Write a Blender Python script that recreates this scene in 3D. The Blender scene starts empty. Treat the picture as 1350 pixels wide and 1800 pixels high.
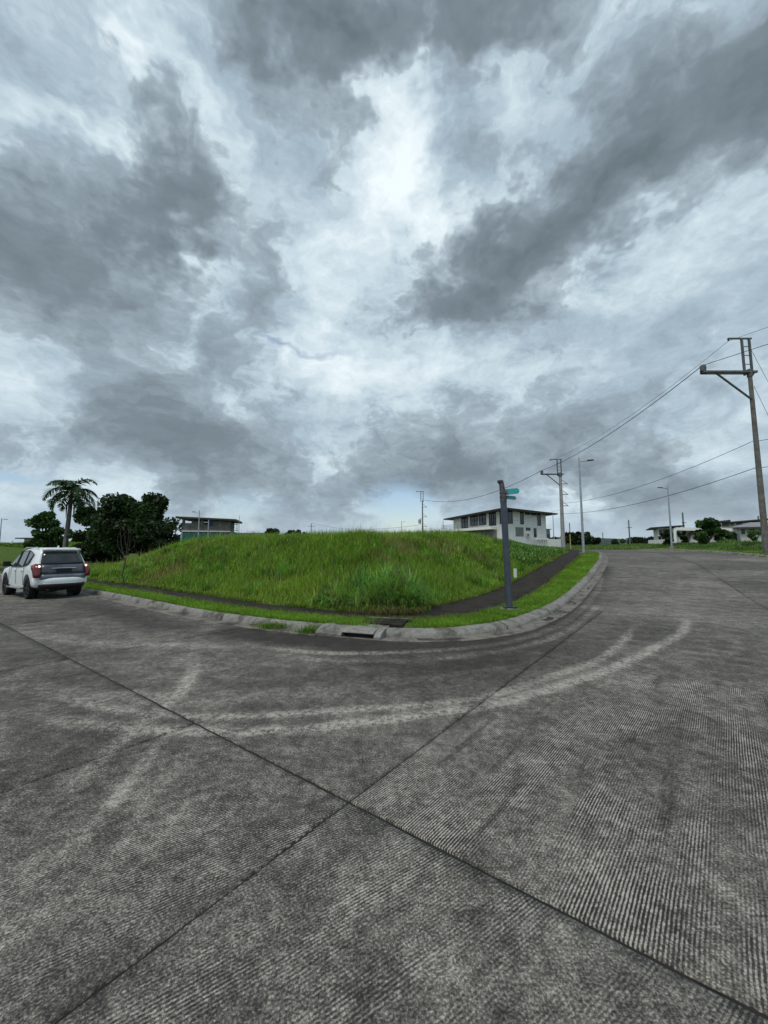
import bpy, bmesh, math, random
import numpy as np
from mathutils import Vector, Matrix
random.seed(7); rng = np.random.default_rng(7)
R = math.radians
S = bpy.context.scene
COL = S.collection

# ------------------------------------------------------------------ camera
FPX, PITCH, EYE = 676.0, R(5.5), 1.75          # focal length in photo pixels (1350 wide), tilt, eye height
cd = bpy.data.cameras.new('camera'); cam = bpy.data.objects.new('camera', cd); COL.objects.link(cam)
cam.location = (0, 0, EYE); cam.rotation_euler = (R(90) + PITCH, 0, 0)
cd.sensor_fit = 'HORIZONTAL'; cd.sensor_width = 36; cd.lens = FPX / 1350 * 36
cd.clip_start = 0.05; cd.clip_end = 6000
S.camera = cam
S.render.resolution_x = 768; S.render.resolution_y = 1024

def ray(px, py):
    a = (px - 675) / FPX; b = (900 - py) / FPX
    return (a, math.cos(PITCH) - b * math.sin(PITCH), math.sin(PITCH) + b * math.cos(PITCH))
def at(px, py, Y):
    r = ray(px, py); t = Y / r[1]
    return Vector((r[0] * t, Y, EYE + r[2] * t))

# ------------------------------------------------------------------ sky: overcast, thick and thin cloud over a daylight sky
SUN_EL, SUN_AZ = R(62), R(215)                  # azimuth clockwise from +Y
W = bpy.data.worlds.new('World'); S.world = W; W.use_nodes = True
nt = W.node_tree; nt.nodes.clear()
def N(tree, typ, **kw):
    n = tree.nodes.new(typ)
    for k, v in kw.items(): setattr(n, k, v)
    return n
def setin(n, i, v, tree):
    if isinstance(v, bpy.types.NodeSocket): tree.links.new(v, n.inputs[i])
    elif v is not None: n.inputs[i].default_value = v
def M(tree, op, a, b=None, c=None, clamp=False):
    n = N(tree, 'ShaderNodeMath', operation=op, use_clamp=clamp)
    for i, v in enumerate((a, b, c)): setin(n, i, v, tree)
    return n.outputs[0]
def VM(tree, op, a, b=None, out=0):
    n = N(tree, 'ShaderNodeVectorMath', operation=op)
    for i, v in enumerate((a, b)): setin(n, i, v, tree)
    return n.outputs['Value'] if op in ('DOT_PRODUCT', 'LENGTH', 'DISTANCE') else n.outputs[0]
def VSC(tree, a, s):
    n = N(tree, 'ShaderNodeVectorMath', operation='SCALE'); setin(n, 0, a, tree); setin(n, 3, s, tree); return n.outputs[0]
def NOISE(tree, vec, scale, detail=4, rough=.5, dist=0., color=False, dims='3D'):
    n = N(tree, 'ShaderNodeTexNoise', noise_dimensions=dims)
    setin(n, 'Vector', vec, tree)
    n.inputs['Scale'].default_value = scale; n.inputs['Detail'].default_value = detail
    n.inputs['Roughness'].default_value = rough; n.inputs['Distortion'].default_value = dist
    return n.outputs['Color' if color else 'Fac']
def RAMP(tree, fac, stops, interp='LINEAR'):
    n = N(tree, 'ShaderNodeValToRGB'); setin(n, 0, fac, tree); cr = n.color_ramp; cr.interpolation = interp
    while len(cr.elements) < len(stops): cr.elements.new(.5)
    for e, (p, c) in zip(cr.elements, stops):
        e.position = p; e.color = (c[0], c[1], c[2], 1) if hasattr(c, '__len__') else (c, c, c, 1)
    return n.outputs[0]
def MIX(tree, f, a, b, mode='MIX'):
    n = N(tree, 'ShaderNodeMix', data_type='RGBA', blend_type=mode)
    setin(n, 0, f, tree); setin(n, 6, a, tree); setin(n, 7, b, tree)
    return n.outputs[2]
def MAPR(tree, v, a, b, c=0., d=1., smooth=True):
    n = N(tree, 'ShaderNodeMapRange', interpolation_type='SMOOTHSTEP' if smooth else 'LINEAR')
    setin(n, 0, v, tree)
    for i, q in enumerate((a, b, c, d)): n.inputs[i + 1].default_value = q
    return n.outputs[0]

SKYK = 0.40
def skyp(px, py):
    r = Vector(ray(px, py)).normalized()
    return np.array([r.x, r.y]) / (max(r.z, 0) + SKYK)
def build_sky():
    t = nt
    tc = N(t, 'ShaderNodeTexCoord'); d = tc.outputs['Generated']
    sep = N(t, 'ShaderNodeSeparateXYZ'); t.links.new(d, sep.inputs[0])
    zz = M(t, 'ADD', M(t, 'MAXIMUM', sep.outputs[2], 0.0), SKYK)
    cmb = N(t, 'ShaderNodeCombineXYZ')
    t.links.new(M(t, 'DIVIDE', sep.outputs[0], zz), cmb.inputs[0]); t.links.new(M(t, 'DIVIDE', sep.outputs[1], zz), cmb.inputs[1])
    p = cmb.outputs[0]
    # ragged edges: warp the layer coordinates before the cloud masses are laid out
    ds = VM(t, 'MULTIPLY', d, (1, 1, 1.5))
    w1 = VM(t, 'SUBTRACT', NOISE(t, ds, 3.6, 2, .55, color=True), (.5, .5, .5))
    w2 = VM(t, 'SUBTRACT', NOISE(t, ds, 11.0, 3, .62, color=True), (.5, .5, .5))
    wv = VM(t, 'ADD', VSC(t, w1, .32), VSC(t, w2, .22))
    wv = VM(t, 'MULTIPLY', wv, (1, 1, 0))
    q = VM(t, 'ADD', p, wv)
    # (photo-bearing x, y, half width, half height, tilt deg, weight): + thick dark cloud, - thin bright cloud
    masses = [(60,460,165,110,15,.95),(130,600,170,45,10,.22),(285,350,80,80,0,.75),(235,190,32,80,-15,.30),(330,425,60,45,0,.3),
      (425,555,60,90,0,.36),(235,610,60,75,20,.3),(565,20,110,140,0,.95),(590,190,50,110,0,.38),(555,280,80,45,0,.25),(905,30,160,90,-15,.85),(790,140,55,90,20,.36),
      (1255,165,110,90,-35,.62),(1110,310,150,80,-35,.72),(960,420,120,80,-35,.55),(860,490,95,70,-20,.65),(745,515,90,30,0,.4),
      (370,770,100,70,0,.46),(150,770,170,50,0,.46),(520,865,130,45,0,.42),(890,790,200,85,-12,.46),(760,830,80,50,0,.3),
      (1180,850,140,40,0,.34),(1230,905,160,30,0,.34),(1340,60,60,110,0,.35),(1180,790,40,25,0,.3),(460,470,50,40,0,.2),(180,150,60,60,0,.12),
      (90,180,150,30,35,-.40),(190,250,60,25,50,-.34),(255,70,45,55,20,-.34),(310,140,80,35,35,-.44),(365,240,55,60,30,-.34),(400,330,40,70,0,-.38),
      (600,415,110,70,0,-.52),(680,240,45,110,0,-.34),(735,380,80,75,0,-.42),(855,200,55,50,0,-.34),(900,290,40,40,0,-.2),(1085,30,55,40,-20,-.5),
      (1230,440,170,40,-25,-.36),(1330,300,60,60,-30,-.3),(1000,490,50,40,0,-.3),(690,625,220,45,0,-.30),(560,610,70,50,0,-.24),
      (320,520,25,70,0,-.3),(290,640,25,60,0,-.24),(560,725,140,60,0,-.26),(20,660,90,50,0,-.16),(1060,850,70,50,0,-.36),
      (235,870,80,22,0,-.36),(50,880,90,40,0,-.24),(600,800,55,16,0,-.32),(380,870,20,25,0,-.34),(740,710,120,50,0,-.18),(1200,640,180,60,0,-.18),(700,890,60,40,0,-.3)]
    def blob(cx, cy, rx, ry, tilt, w, acc):
        c0 = skyp(cx, cy); e = 4.0; ca, sa = math.cos(R(tilt)), math.sin(R(tilt))
        ax = (skyp(cx + e * ca, cy + e * sa) - c0) / e * rx; ay = (skyp(cx - e * sa, cy + e * ca) - c0) / e * ry
        Um, Sm, _ = np.linalg.svd(np.array([ax, ay]).T)
        mp = N(t, 'ShaderNodeMapping', vector_type='TEXTURE'); t.links.new(q, mp.inputs[0])
        mp.inputs[1].default_value = (c0[0], c0[1], 0); mp.inputs[2].default_value = (0, 0, math.atan2(Um[1, 0], Um[0, 0]))
        mp.inputs[3].default_value = (Sm[0] * 1.95, Sm[1] * 1.95, 1)
        gr = N(t, 'ShaderNodeTexGradient', gradient_type='SPHERICAL'); t.links.new(mp.outputs[0], gr.inputs[0])
        return M(t, 'MULTIPLY_ADD', gr.outputs[1], w, 0.0 if acc is None else acc)
    D = B = None
    for (cx, cy, rx, ry, tilt, w) in masses:
        if w > 0: D = blob(cx, cy, rx, ry, tilt, w, D)
        else: B = blob(cx, cy, rx, ry, tilt, -w, B)
    fbm = NOISE(t, VM(t, 'ADD', ds, VSC(t, wv, .6)), 5.2, 7, .64)
    soft = NOISE(t, q, 1.7, 3, .5)
    vo = N(t, 'ShaderNodeTexVoronoi', voronoi_dimensions='2D', feature='F1'); t.links.new(q, vo.inputs['Vector'])
    vo.inputs['Scale'].default_value = 5.5; vo.inputs['Detail'].default_value = 2.0; vo.inputs['Roughness'].default_value = .6; vo.normalize = True
    puff = vo.outputs['Distance']
    # thin high veil: mottled white and pale grey
    bl = M(t, 'MULTIPLY_ADD', B, .80, .31)
    bl = M(t, 'ADD', bl, M(t, 'MULTIPLY', M(t, 'SUBTRACT', fbm, .5), 1.75))
    bl = M(t, 'ADD', bl, M(t, 'MULTIPLY', M(t, 'SUBTRACT', soft, .5), .35), clamp=True)
    k = 7.6                                        # background strength is 0.1
    veil = RAMP(t, bl, [(0.0, (.285*k, .375*k, .455*k)), (.35, (.42*k, .535*k, .62*k)), (.62, (.60*k, .72*k, .79*k)), (1.0, (.88*k, .97*k, 1.01*k))])
    # low dark cumulus with scalloped edges
    dk = M(t, 'MULTIPLY_ADD', D, .92, M(t, 'MULTIPLY', M(t, 'SUBTRACT', fbm, .5), -1.15))
    dk = M(t, 'ADD', dk, M(t, 'MULTIPLY', M(t, 'SUBTRACT', soft, .5), .45))
    dk = M(t, 'SUBTRACT', dk, M(t, 'MULTIPLY', M(t, 'SUBTRACT', puff, .35), .34))
    al = M(t, 'ADD', M(t, 'MULTIPLY', MAPR(t, dk, .10, .24), .50), M(t, 'MULTIPLY', MAPR(t, dk, .0, .60), .44))
    dark = RAMP(t, dk, [(0.0, (.42*k, .52*k, .60*k)), (.28, (.29*k, .360*k, .42*k)), (.55, (.195*k, .246*k, .285*k)), (1.0, (.128*k, .166*k, .190*k))])
    cl = MIX(t, al, veil, dark)
    # the layer pales towards the horizon
    hz = MAPR(t, sep.outputs[2], .0, .13, .45, 0.0)
    cl = MIX(t, hz, cl, (.52*k, .61*k, .69*k, 1))
    # thin spots low over the horizon let the blue through
    sky = N(t, 'ShaderNodeTexSky', sky_type='NISHITA', sun_disc=False, sun_elevation=SUN_EL, sun_rotation=SUN_AZ)
    sky.air_density = 1.0; sky.dust_density = 1.0
    gap = None
    for (cx, cy, rx, ry, w) in [(708,885,46,26,1.5),(20,843,70,10,1.2),(430,905,60,18,.5),(565,607,40,8,.4),(690,915,70,14,.4),(500,598,26,6,.5)]:
        gap = blob(cx, cy, rx, ry, 0, w * 1.25, gap)
    gap = M(t, 'MULTIPLY', gap, MAPR(t, fbm, .30, .52), clamp=True)
    colr = MIX(t, gap, cl, sky.outputs[0])
    bg = N(t, 'ShaderNodeBackground'); t.links.new(colr, bg.inputs[0]); bg.inputs[1].default_value = .1
    out = N(t, 'ShaderNodeOutputWorld'); t.links.new(bg.outputs[0], out.inputs[0])
build_sky()
try:
    W.cycles.sampling_method = 'NONE'       # an even overcast needs no importance map
except Exception: pass
sd = bpy.data.lights.new('sun', 'SUN'); sd.energy = 1.5; sd.angle = R(24); sd.color = (1, .965, .92)
sun = bpy.data.objects.new('sun', sd); COL.objects.link(sun)
sdir = Vector((math.sin(SUN_AZ) * math.cos(SUN_EL), math.cos(SUN_AZ) * math.cos(SUN_EL), math.sin(SUN_EL)))
sun.rotation_euler = sdir.to_track_quat('Z', 'Y').to_euler(); sun.location = sdir * 50
S.view_settings.view_transform = 'Standard'; S.view_settings.look = 'None'
S.view_settings.exposure = 0.42; S.view_settings.gamma = 1.0
try: S.view_settings.use_curve_mapping = False
except Exception: pass
S.render.engine = 'CYCLES'
S.cycles.use_adaptive_sampling = True; S.cycles.adaptive_threshold = .008; S.cycles.adaptive_min_samples = 24
S.cycles.max_bounces = 5; S.cycles.diffuse_bounces = 2; S.cycles.glossy_bounces = 2; S.cycles.transmission_bounces = 3

# ------------------------------------------------------------------ helpers
def tag(o, label=None, cat=None, group=None, kind=None):
    if label: o['label'] = label
    if cat: o['category'] = cat
    if group: o['group'] = group
    if kind: o['kind'] = kind
    return o
def empty(name, loc, rz=0., label=None, cat=None, group=None):
    o = bpy.data.objects.new(name, None); COL.objects.link(o)
    o.location = loc; o.rotation_euler = (0, 0, rz); o.empty_display_size = .2
    return tag(o, label, cat, group)
def link(name, me, mat, parent=None, smooth=False):
    o = bpy.data.objects.new(name, me); COL.objects.link(o)
    if mat is not None: me.materials.append(mat)
    if parent is not None: o.parent = parent
    if smooth: me.polygons.foreach_set('use_smooth', [True] * len(me.polygons))
    return o
class MB:
    def __init__(s): s.v = []; s.f = []
    def box(s, c, d, rz=0., taper=1.):
        c = Vector(c); n = len(s.v); ca, sa = math.cos(rz), math.sin(rz)
        for z in (-.5, .5):
            k = taper if z > 0 else 1.
            for x, y in ((-.5, -.5), (.5, -.5), (.5, .5), (-.5, .5)):
                X, Y = x * d[0] * k, y * d[1] * k
                s.v.append((c.x + X * ca - Y * sa, c.y + X * sa + Y * ca, c.z + z * d[2]))
        s.f += [tuple(n + i for i in q) for q in ((3, 2, 1, 0), (4, 5, 6, 7), (0, 1, 5, 4), (1, 2, 6, 5), (2, 3, 7, 6), (3, 0, 4, 7))]
        return s
    def tube(s, pts, rad, n=8, cap=True):
        pts = [Vector(p) for p in pts]
        if not hasattr(rad, '__len__'): rad = [rad] * len(pts)
        base = len(s.v); up = None
        for i, p in enumerate(pts):
            a = pts[max(i - 1, 0)]; b = pts[min(i + 1, len(pts) - 1)]; t = (b - a).normalized()
            if up is None: up = t.orthogonal().normalized()
            up = (up - t * up.dot(t)).normalized(); sd_ = t.cross(up)
            for k in range(n):
                an = 2 * math.pi * k / n
                s.v.append(tuple(p + (up * math.cos(an) + sd_ * math.sin(an)) * rad[i]))
        for i in range(len(pts) - 1):
            for k in range(n):
                k2 = (k + 1) % n
                s.f.append((base + i * n + k, base + i * n + k2, base + (i + 1) * n + k2, base + (i + 1) * n + k))
        if cap:
            s.f.append(tuple(base + k for k in reversed(range(n)))); e = base + (len(pts) - 1) * n
            s.f.append(tuple(e + k for k in range(n)))
        return s
    def prism(s, poly, d):                          # polygon (3-D points) pushed along vector d
        n = len(s.v); m = len(poly); d = Vector(d)
        s.v += [tuple(Vector(p)) for p in poly] + [tuple(Vector(p) + d) for p in poly]
        s.f += [tuple(n + i for i in reversed(range(m))), tuple(n + m + i for i in range(m))]
        for i in range(m):
            j = (i + 1) % m; s.f.append((n + i, n + j, n + m + j, n + m + i))
        return s
    def quad(s, a, b, c, d):
        n = len(s.v); s.v += [tuple(a), tuple(b), tuple(c), tuple(d)]; s.f.append((n, n + 1, n + 2, n + 3)); return s
    def build(s, name, mat, parent=None, smooth=False, bevel=0.):
        me = bpy.data.meshes.new(name); me.from_pydata(s.v, [], s.f); me.update()
        bm = bmesh.new(); bm.from_mesh(me); bmesh.ops.recalc_face_normals(bm, faces=bm.faces)
        if bevel > 0: bmesh.ops.bevel(bm, geom=bm.edges[:], offset=bevel, segments=2, affect='EDGES', profile=.7)
        bm.to_mesh(me); bm.free()
        o = link(name, me, mat, parent, smooth)
        if smooth:
            try: me.set_sharp_from_angle(angle=R(40))
            except Exception: pass
        return o
def np_mesh(name, V, quads, tris, mat, col=None, smooth=False, attrs=None):
    me = bpy.data.meshes.new(name); nq = len(quads); ntr = len(tris)
    me.vertices.add(len(V)); me.vertices.foreach_set('co', np.asarray(V, np.float32).ravel())
    li = np.concatenate([np.asarray(quads, np.int32).ravel(), np.asarray(tris, np.int32).ravel()])
    me.loops.add(len(li)); me.loops.foreach_set('vertex_index', li)
    me.polygons.add(nq + ntr)
    st = np.concatenate([np.arange(nq) * 4, nq * 4 + np.arange(ntr) * 3]).astype(np.int32)
    me.polygons.foreach_set('loop_start', st)
    me.update(calc_edges=True); me.validate()
    if col is not None:
        a = me.color_attributes.new('col', 'FLOAT_COLOR', 'POINT')
        c4 = np.ones((len(V), 4), np.float32); c4[:, :3] = col; a.data.foreach_set('color', c4.ravel())
    for k, vals in (attrs or {}).items():
        a = me.attributes.new(k, 'FLOAT', 'POINT'); a.data.foreach_set('value', np.asarray(vals, np.float32))
    return link(name, me, mat, None, smooth)

# ------------------------------------------------------------------ materials
def material(name):
    m = bpy.data.materials.new(name); m.use_nodes = True
    return m, m.node_tree, m.node_tree.nodes['Principled BSDF']
def plain(name, c, rough=.6, metal=0., var=.18, scale=3., bump=0., spec=.4, streak=0., emit=None):
    m, t, b = material(name)
    tc = N(t, 'ShaderNodeTexCoord'); geo = N(t, 'ShaderNodeNewGeometry'); P = geo.outputs['Position']
    n = NOISE(t, P, scale, 6, .6)
    f = MAPR(t, n, .3, .7)
    col = MIX(t, f, tuple(x * (1 - var) for x in c) + (1,), tuple(min(1, x * (1 + var)) for x in c) + (1,))
    if streak:
        mp = N(t, 'ShaderNodeMapping'); mp.inputs['Scale'].default_value = (1.3, 1.3, .12); t.links.new(P, mp.inputs[0])
        s_ = MAPR(t, NOISE(t, mp.outputs[0], 2.2, 6, .65), .5, .75, 0, streak)
        col = MIX(t, s_, col, tuple(x * .35 for x in c) + (1,))
    t.links.new(col, b.inputs['Base Color'])
    b.inputs['Roughness'].default_value = rough; b.inputs['Metallic'].default_value = metal
    b.inputs['Specular IOR Level'].default_value = spec
    if bump:
        bp = N(t, 'ShaderNodeBump'); bp.inputs['Strength'].default_value = bump; bp.inputs['Distance'].default_value = .02
        t.links.new(NOISE(t, P, scale * 9, 6, .65), bp.inputs['Height']); t.links.new(bp.outputs[0], b.inputs['Normal'])
    if emit:
        b.inputs['Emission Color'].default_value = emit[:3] + (1,); b.inputs['Emission Strength'].default_value = emit[3]
    return m
def concrete(name, az, groove, lo=.030, hi=.20):
    """weathered tined concrete: grooves run along bearing az"""
    m, t, b = material(name)
    P = N(t, 'ShaderNodeNewGeometry').outputs['Position']
    a_d = N(t, 'ShaderNodeAttribute', attribute_name='dirt').outputs['Fac']
    a_t = N(t, 'ShaderNodeAttribute', attribute_name='track').outputs['Fac']
    a_s = N(t, 'ShaderNodeAttribute', attribute_name='pour').outputs['Fac']      # each pour of concrete has its own tone
    warp = VSC(t, VM(t, 'SUBTRACT', NOISE(t, P, 2.2, 3, .5, color=True), (.5, .5, .5)), .020)
    Pw = VM(t, 'ADD', P, warp)
    # across-groove coordinate
    cr = VM(t, 'DOT_PRODUCT', Pw, (math.cos(az), -math.sin(az), 0)); al = VM(t, 'DOT_PRODUCT', P, (math.sin(az), math.cos(az), 0))
    w = M(t, 'MULTIPLY_ADD', M(t, 'SINE', M(t, 'MULTIPLY', cr, 2 * math.pi / .0175)), .5, .5)
    # passes of the tining rake: some deep, some nearly worn away
    lane = N(t, 'ShaderNodeCombineXYZ'); t.links.new(M(t, 'MULTIPLY', cr, 1.6), lane.inputs[0]); t.links.new(M(t, 'MULTIPLY', al, .22), lane.inputs[1])
    deep = MAPR(t, NOISE(t, lane.outputs[0], 1.6, 4, .6), .34, .62)
    patch = MAPR(t, NOISE(t, P, 1.1, 5, .6), .36, .62)
    speck = NOISE(t, P, 75, 4, .8); speck2 = NOISE(t, P, 15, 4, .7)
    blot = NOISE(t, P, 3.2, 7, .68, .3); wide = NOISE(t, P, .42, 4, .55)
    gm = M(t, 'MULTIPLY', M(t, 'MULTIPLY', deep, M(t, 'MULTIPLY_ADD', patch, .75, .25)), groove)
    gs = MAPR(t, M(t, 'MULTIPLY_ADD', M(t, 'SUBTRACT', speck2, .5), 1.3, w), .28, .75)   # broken ridge lines
    v = M(t, 'MULTIPLY_ADD', M(t, 'SUBTRACT', speck, .5), 2.8, .485)
    v = M(t, 'MULTIPLY_ADD', M(t, 'SUBTRACT', speck2, .5), .85, v)
    v = M(t, 'ADD', v, a_s)
    v = M(t, 'MULTIPLY_ADD', M(t, 'SUBTRACT', blot, .5), 1.0, v)
    v = M(t, 'MULTIPLY_ADD', M(t, 'SUBTRACT', wide, .5), .65, v)
    v = M(t, 'ADD', v, M(t, 'MULTIPLY', M(t, 'SUBTRACT', gs, .5), M(t, 'MULTIPLY', gm, .62)))
    lane2 = N(t, 'ShaderNodeCombineXYZ'); t.links.new(M(t, 'MULTIPLY', cr, 5.5), lane2.inputs[0]); t.links.new(M(t, 'MULTIPLY', al, .5), lane2.inputs[1])
    v = M(t, 'MULTIPLY_ADD', MAPR(t, NOISE(t, lane2.outputs[0], 1.0, 4, .6), .56, .74), -.24 * groove, v)      # rubber streaks along the tining
    # tyre-polished tracks wear light, silt and moss stain dark
    trk = M(t, 'MULTIPLY', a_t, MAPR(t, NOISE(t, P, 16, 4, .7), .32, .60))
    v = M(t, 'MULTIPLY_ADD', trk, .42, v)
    drt = M(t, 'MULTIPLY', a_d, MAPR(t, NOISE(t, P, 2.0, 6, .65), .18, .55), clamp=True)
    v = M(t, 'MULTIPLY_ADD', drt, -.30, v, clamp=True)
    col = RAMP(t, v, [(0, (lo*.62, lo*.62, lo*.60)), (.28, (lo*1.45, lo*1.42, lo*1.35)), (.55, (.104, .102, .095)), (.8, (hi*1.08, hi*1.06, hi*.98)), (1, (hi*1.9, hi*1.88, hi*1.76))])
    col = MIX(t, 1.0, col, (1.07, .995, .93, 1), 'MULTIPLY')
    col = MIX(t, M(t, 'MULTIPLY', drt, .50), col, (.024, .019, .014, 1))
    t.links.new(col, b.inputs['Base Color'])
    b.inputs['Roughness'].default_value = .88; b.inputs['Specular IOR Level'].default_value = .25
    h = M(t, 'ADD', M(t, 'MULTIPLY', M(t, 'MULTIPLY', w, gm), .6), M(t, 'MULTIPLY', speck, .7))
    bp = N(t, 'ShaderNodeBump'); bp.inputs['Strength'].default_value = .6; bp.inputs['Distance'].default_value = .005
    t.links.new(h, bp.inputs['Height']); t.links.new(bp.outputs[0], b.inputs['Normal'])
    return m
def stained(name, c, amt=.45):
    m, t, b = material(name)
    P = N(t, 'ShaderNodeNewGeometry').outputs['Position']
    v = M(t, 'MULTIPLY_ADD', M(t, 'SUBTRACT', NOISE(t, P, 38, 5, .8), .5), 1.5, .5)
    v = M(t, 'MULTIPLY_ADD', M(t, 'SUBTRACT', NOISE(t, P, 7, 5, .7), .5), 1.1, v, clamp=True)
    col = MIX(t, v, tuple(x * .45 for x in c) + (1,), tuple(min(1, x * 1.55) for x in c) + (1,))
    f = MAPR(t, NOISE(t, P, 1.9, 7, .7, .4), .44, .66, 0, amt + .35)
    col = MIX(t, f, col, (c[0] * .22, c[1] * .21, c[2] * .18, 1))
    t.links.new(col, b.inputs['Base Color']); b.inputs['Roughness'].default_value = .92; b.inputs['Specular IOR Level'].default_value = .2
    bp = N(t, 'ShaderNodeBump'); bp.inputs['Strength'].default_value = .8; bp.inputs['Distance'].default_value = .012
    t.links.new(v, bp.inputs['Height']); t.links.new(bp.outputs[0], b.inputs['Normal'])
    return m
def leafy(name, rough=.55, transl=.35):
    m, t, b = material(name)
    a = N(t, 'ShaderNodeAttribute', attribute_name='col').outputs['Color']
    t.links.new(a, b.inputs['Base Color']); b.inputs['Roughness'].default_value = rough; b.inputs['Specular IOR Level'].default_value = .25
    tr = N(t, 'ShaderNodeBsdfTranslucent'); t.links.new(MIX(t, 1.0, a, (1.15, 1.1, .6, 1), 'MULTIPLY'), tr.inputs[0])
    mx = N(t, 'ShaderNodeMixShader'); mx.inputs[0].default_value = transl
    t.links.new(b.outputs[0], mx.inputs[1]); t.links.new(tr.outputs[0], mx.inputs[2])
    t.links.new(mx.outputs[0], t.nodes['Material Output'].inputs[0])
    return m
def soil(name):
    m, t, b = material(name)
    P = N(t, 'ShaderNodeNewGeometry').outputs['Position']
    f = MAPR(t, NOISE(t, P, 1.3, 7, .65), .35, .65); g = NOISE(t, P, 30, 5, .7)
    col = MIX(t, f, (.060, .120, .018, 1), (.085, .115, .026, 1))
    col = MIX(t, MAPR(t, g, .4, .7, 0, .6), col, (.03, .045, .012, 1))
    t.links.new(col, b.inputs['Base Color']); b.inputs['Roughness'].default_value = .95; b.inputs['Specular IOR Level'].default_value = .1
    bp = N(t, 'ShaderNodeBump'); bp.inputs['Strength'].default_value = 1; bp.inputs['Distance'].default_value = .05
    t.links.new(NOISE(t, P, 14, 6, .7), bp.inputs['Height']); t.links.new(bp.outputs[0], b.inputs['Normal'])
    return m
MT = {}
MT['slab_near'] = concrete('tined_concrete_near', R(57), .95)
MT['slab_right'] = concrete('tined_concrete_right', R(41.5), 1.35)
MT['slab_worn'] = concrete('worn_concrete', R(52), .38)
MT['slab_far'] = concrete('worn_concrete_far', R(125), .30, .034, .19)
MT['roadbase'] = plain('road_base', (.016, .015, .014), .95, var=.4, scale=8)
MT['kerb'] = stained('kerb_concrete', (.235, .226, .205))
MT['gutter'] = stained('gutter_concrete', (.185, .168, .148), .62)
MT['path'] = stained('mossy_path', (.030, .0245, .0195), .5)
MT['soil'] = soil('grassy_soil')
MT['grass'] = leafy('grass_blades'); MT['leaf'] = leafy('tree_leaves', .5, .25)
MT['bark'] = plain('bark', (.075, .062, .05), .9, var=.35, scale=4, bump=.8)
MT['palmbark'] = plain('palm_bark', (.17, .155, .14), .9, var=.3, scale=3, bump=.6)
MT['white'] = plain('white_render', (.80, .79, .76), .75, var=.035, scale=.8, streak=.16)
MT['offwhite'] = plain('off_white_render', (.66, .64, .61), .8, var=.06, scale=.8, streak=.22)
MT['roof'] = plain('dark_roof', (.045, .042, .042), .6, var=.2)
MT['fascia'] = plain('brown_fascia', (.06, .05, .045), .6, var=.2)
MT['tileroof'] = plain('grey_roof_sheet', (.20, .20, .205), .55, var=.15, scale=1.2)
MT['glass'] = plain('dark_glass', (.018, .022, .024), .06, var=.3, scale=.4, spec=.7)
MT['frame'] = plain('dark_frame', (.02, .02, .02), .4)
MT['steel'] = plain('galvanised_steel', (.40, .42, .44), .42, metal=.55, var=.12, scale=4)
MT['railing'] = plain('railing_steel', (.22, .22, .23), .5, metal=.4)
MT['polewood'] = plain('weathered_pole', (.150, .138, .124), .9, var=.3, scale=3, bump=.5, streak=.5)
MT['poleconc'] = plain('concrete_pole', (.30, .29, .28), .85, var=.15, scale=2, streak=.3)
MT['crossarm'] = plain('grey_crossarm', (.11, .11, .115), .7, var=.2)
MT['wire'] = plain('black_wire', (.022, .022, .024), .7)
MT['rawconc'] = plain('raw_concrete', (.21, .195, .175), .9, var=.3, scale=.9, streak=.45)
MT['net'] = plain('green_net', (.015, .12, .085), .8, var=.25)
MT['bluetarp'] = plain('blue_tarp', (.02, .05, .25), .6)
MT['signpost'] = plain('slate_paint', (.060, .075, .098), .42, var=.2, scale=5, streak=.3)
MT['posttop'] = plain('scuffed_paint', (.085, .082, .085), .7, var=.5, scale=14)
MT['teal'] = plain('teal_sign', (.006, .215, .235), .35, var=.25, scale=5, spec=.5)
MT['teal_pale'] = plain('faded_teal_sign', (.06, .25, .27), .4, var=.35, scale=7, spec=.5)
MT['carpaint'] = plain('white_car_paint', (.76, .80, .81), .22, var=.03, spec=.6)
MT['tailgate'] = plain('dark_blue_grey_panel', (.050, .056, .072), .28, var=.5, scale=2.2, spec=.6)
MT['tailgatelow'] = plain('grey_blue_panel', (.15, .175, .21), .28, var=.3, scale=3, spec=.6)
MT['carglass'] = plain('car_glass', (.012, .014, .016), .07, var=.2, spec=.8)
MT['sideglass'] = plain('car_side_glass', (.05, .06, .065), .05, var=.2, spec=1.)
MT['trim'] = plain('black_trim', (.012, .012, .013), .55)
MT['tyre'] = plain('tyre_rubber', (.012, .012, .012), .85)
MT['rim'] = plain('dark_alloy', (.05, .05, .055), .35, metal=.6)
MT['chrome'] = plain('bright_trim', (.62, .60, .60), .2, metal=.7)
MT['redlens'] = plain('red_lens', (.15, .008, .012), .15, var=.25, scale=9, spec=.7)
MT['lamp'] = plain('lit_tail_lamp', (.9, .45, .3), .3, emit=(1., .62, .42, 2.2))
MT['lamphead'] = plain('lamp_head', (.06, .065, .07), .5)
MT['whitepaint'] = plain('white_marker', (.72, .73, .72), .7, var=.06)
MT['hill'] = plain('far_hill', (.035, .055, .05), .95, var=.3, scale=.02)

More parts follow.
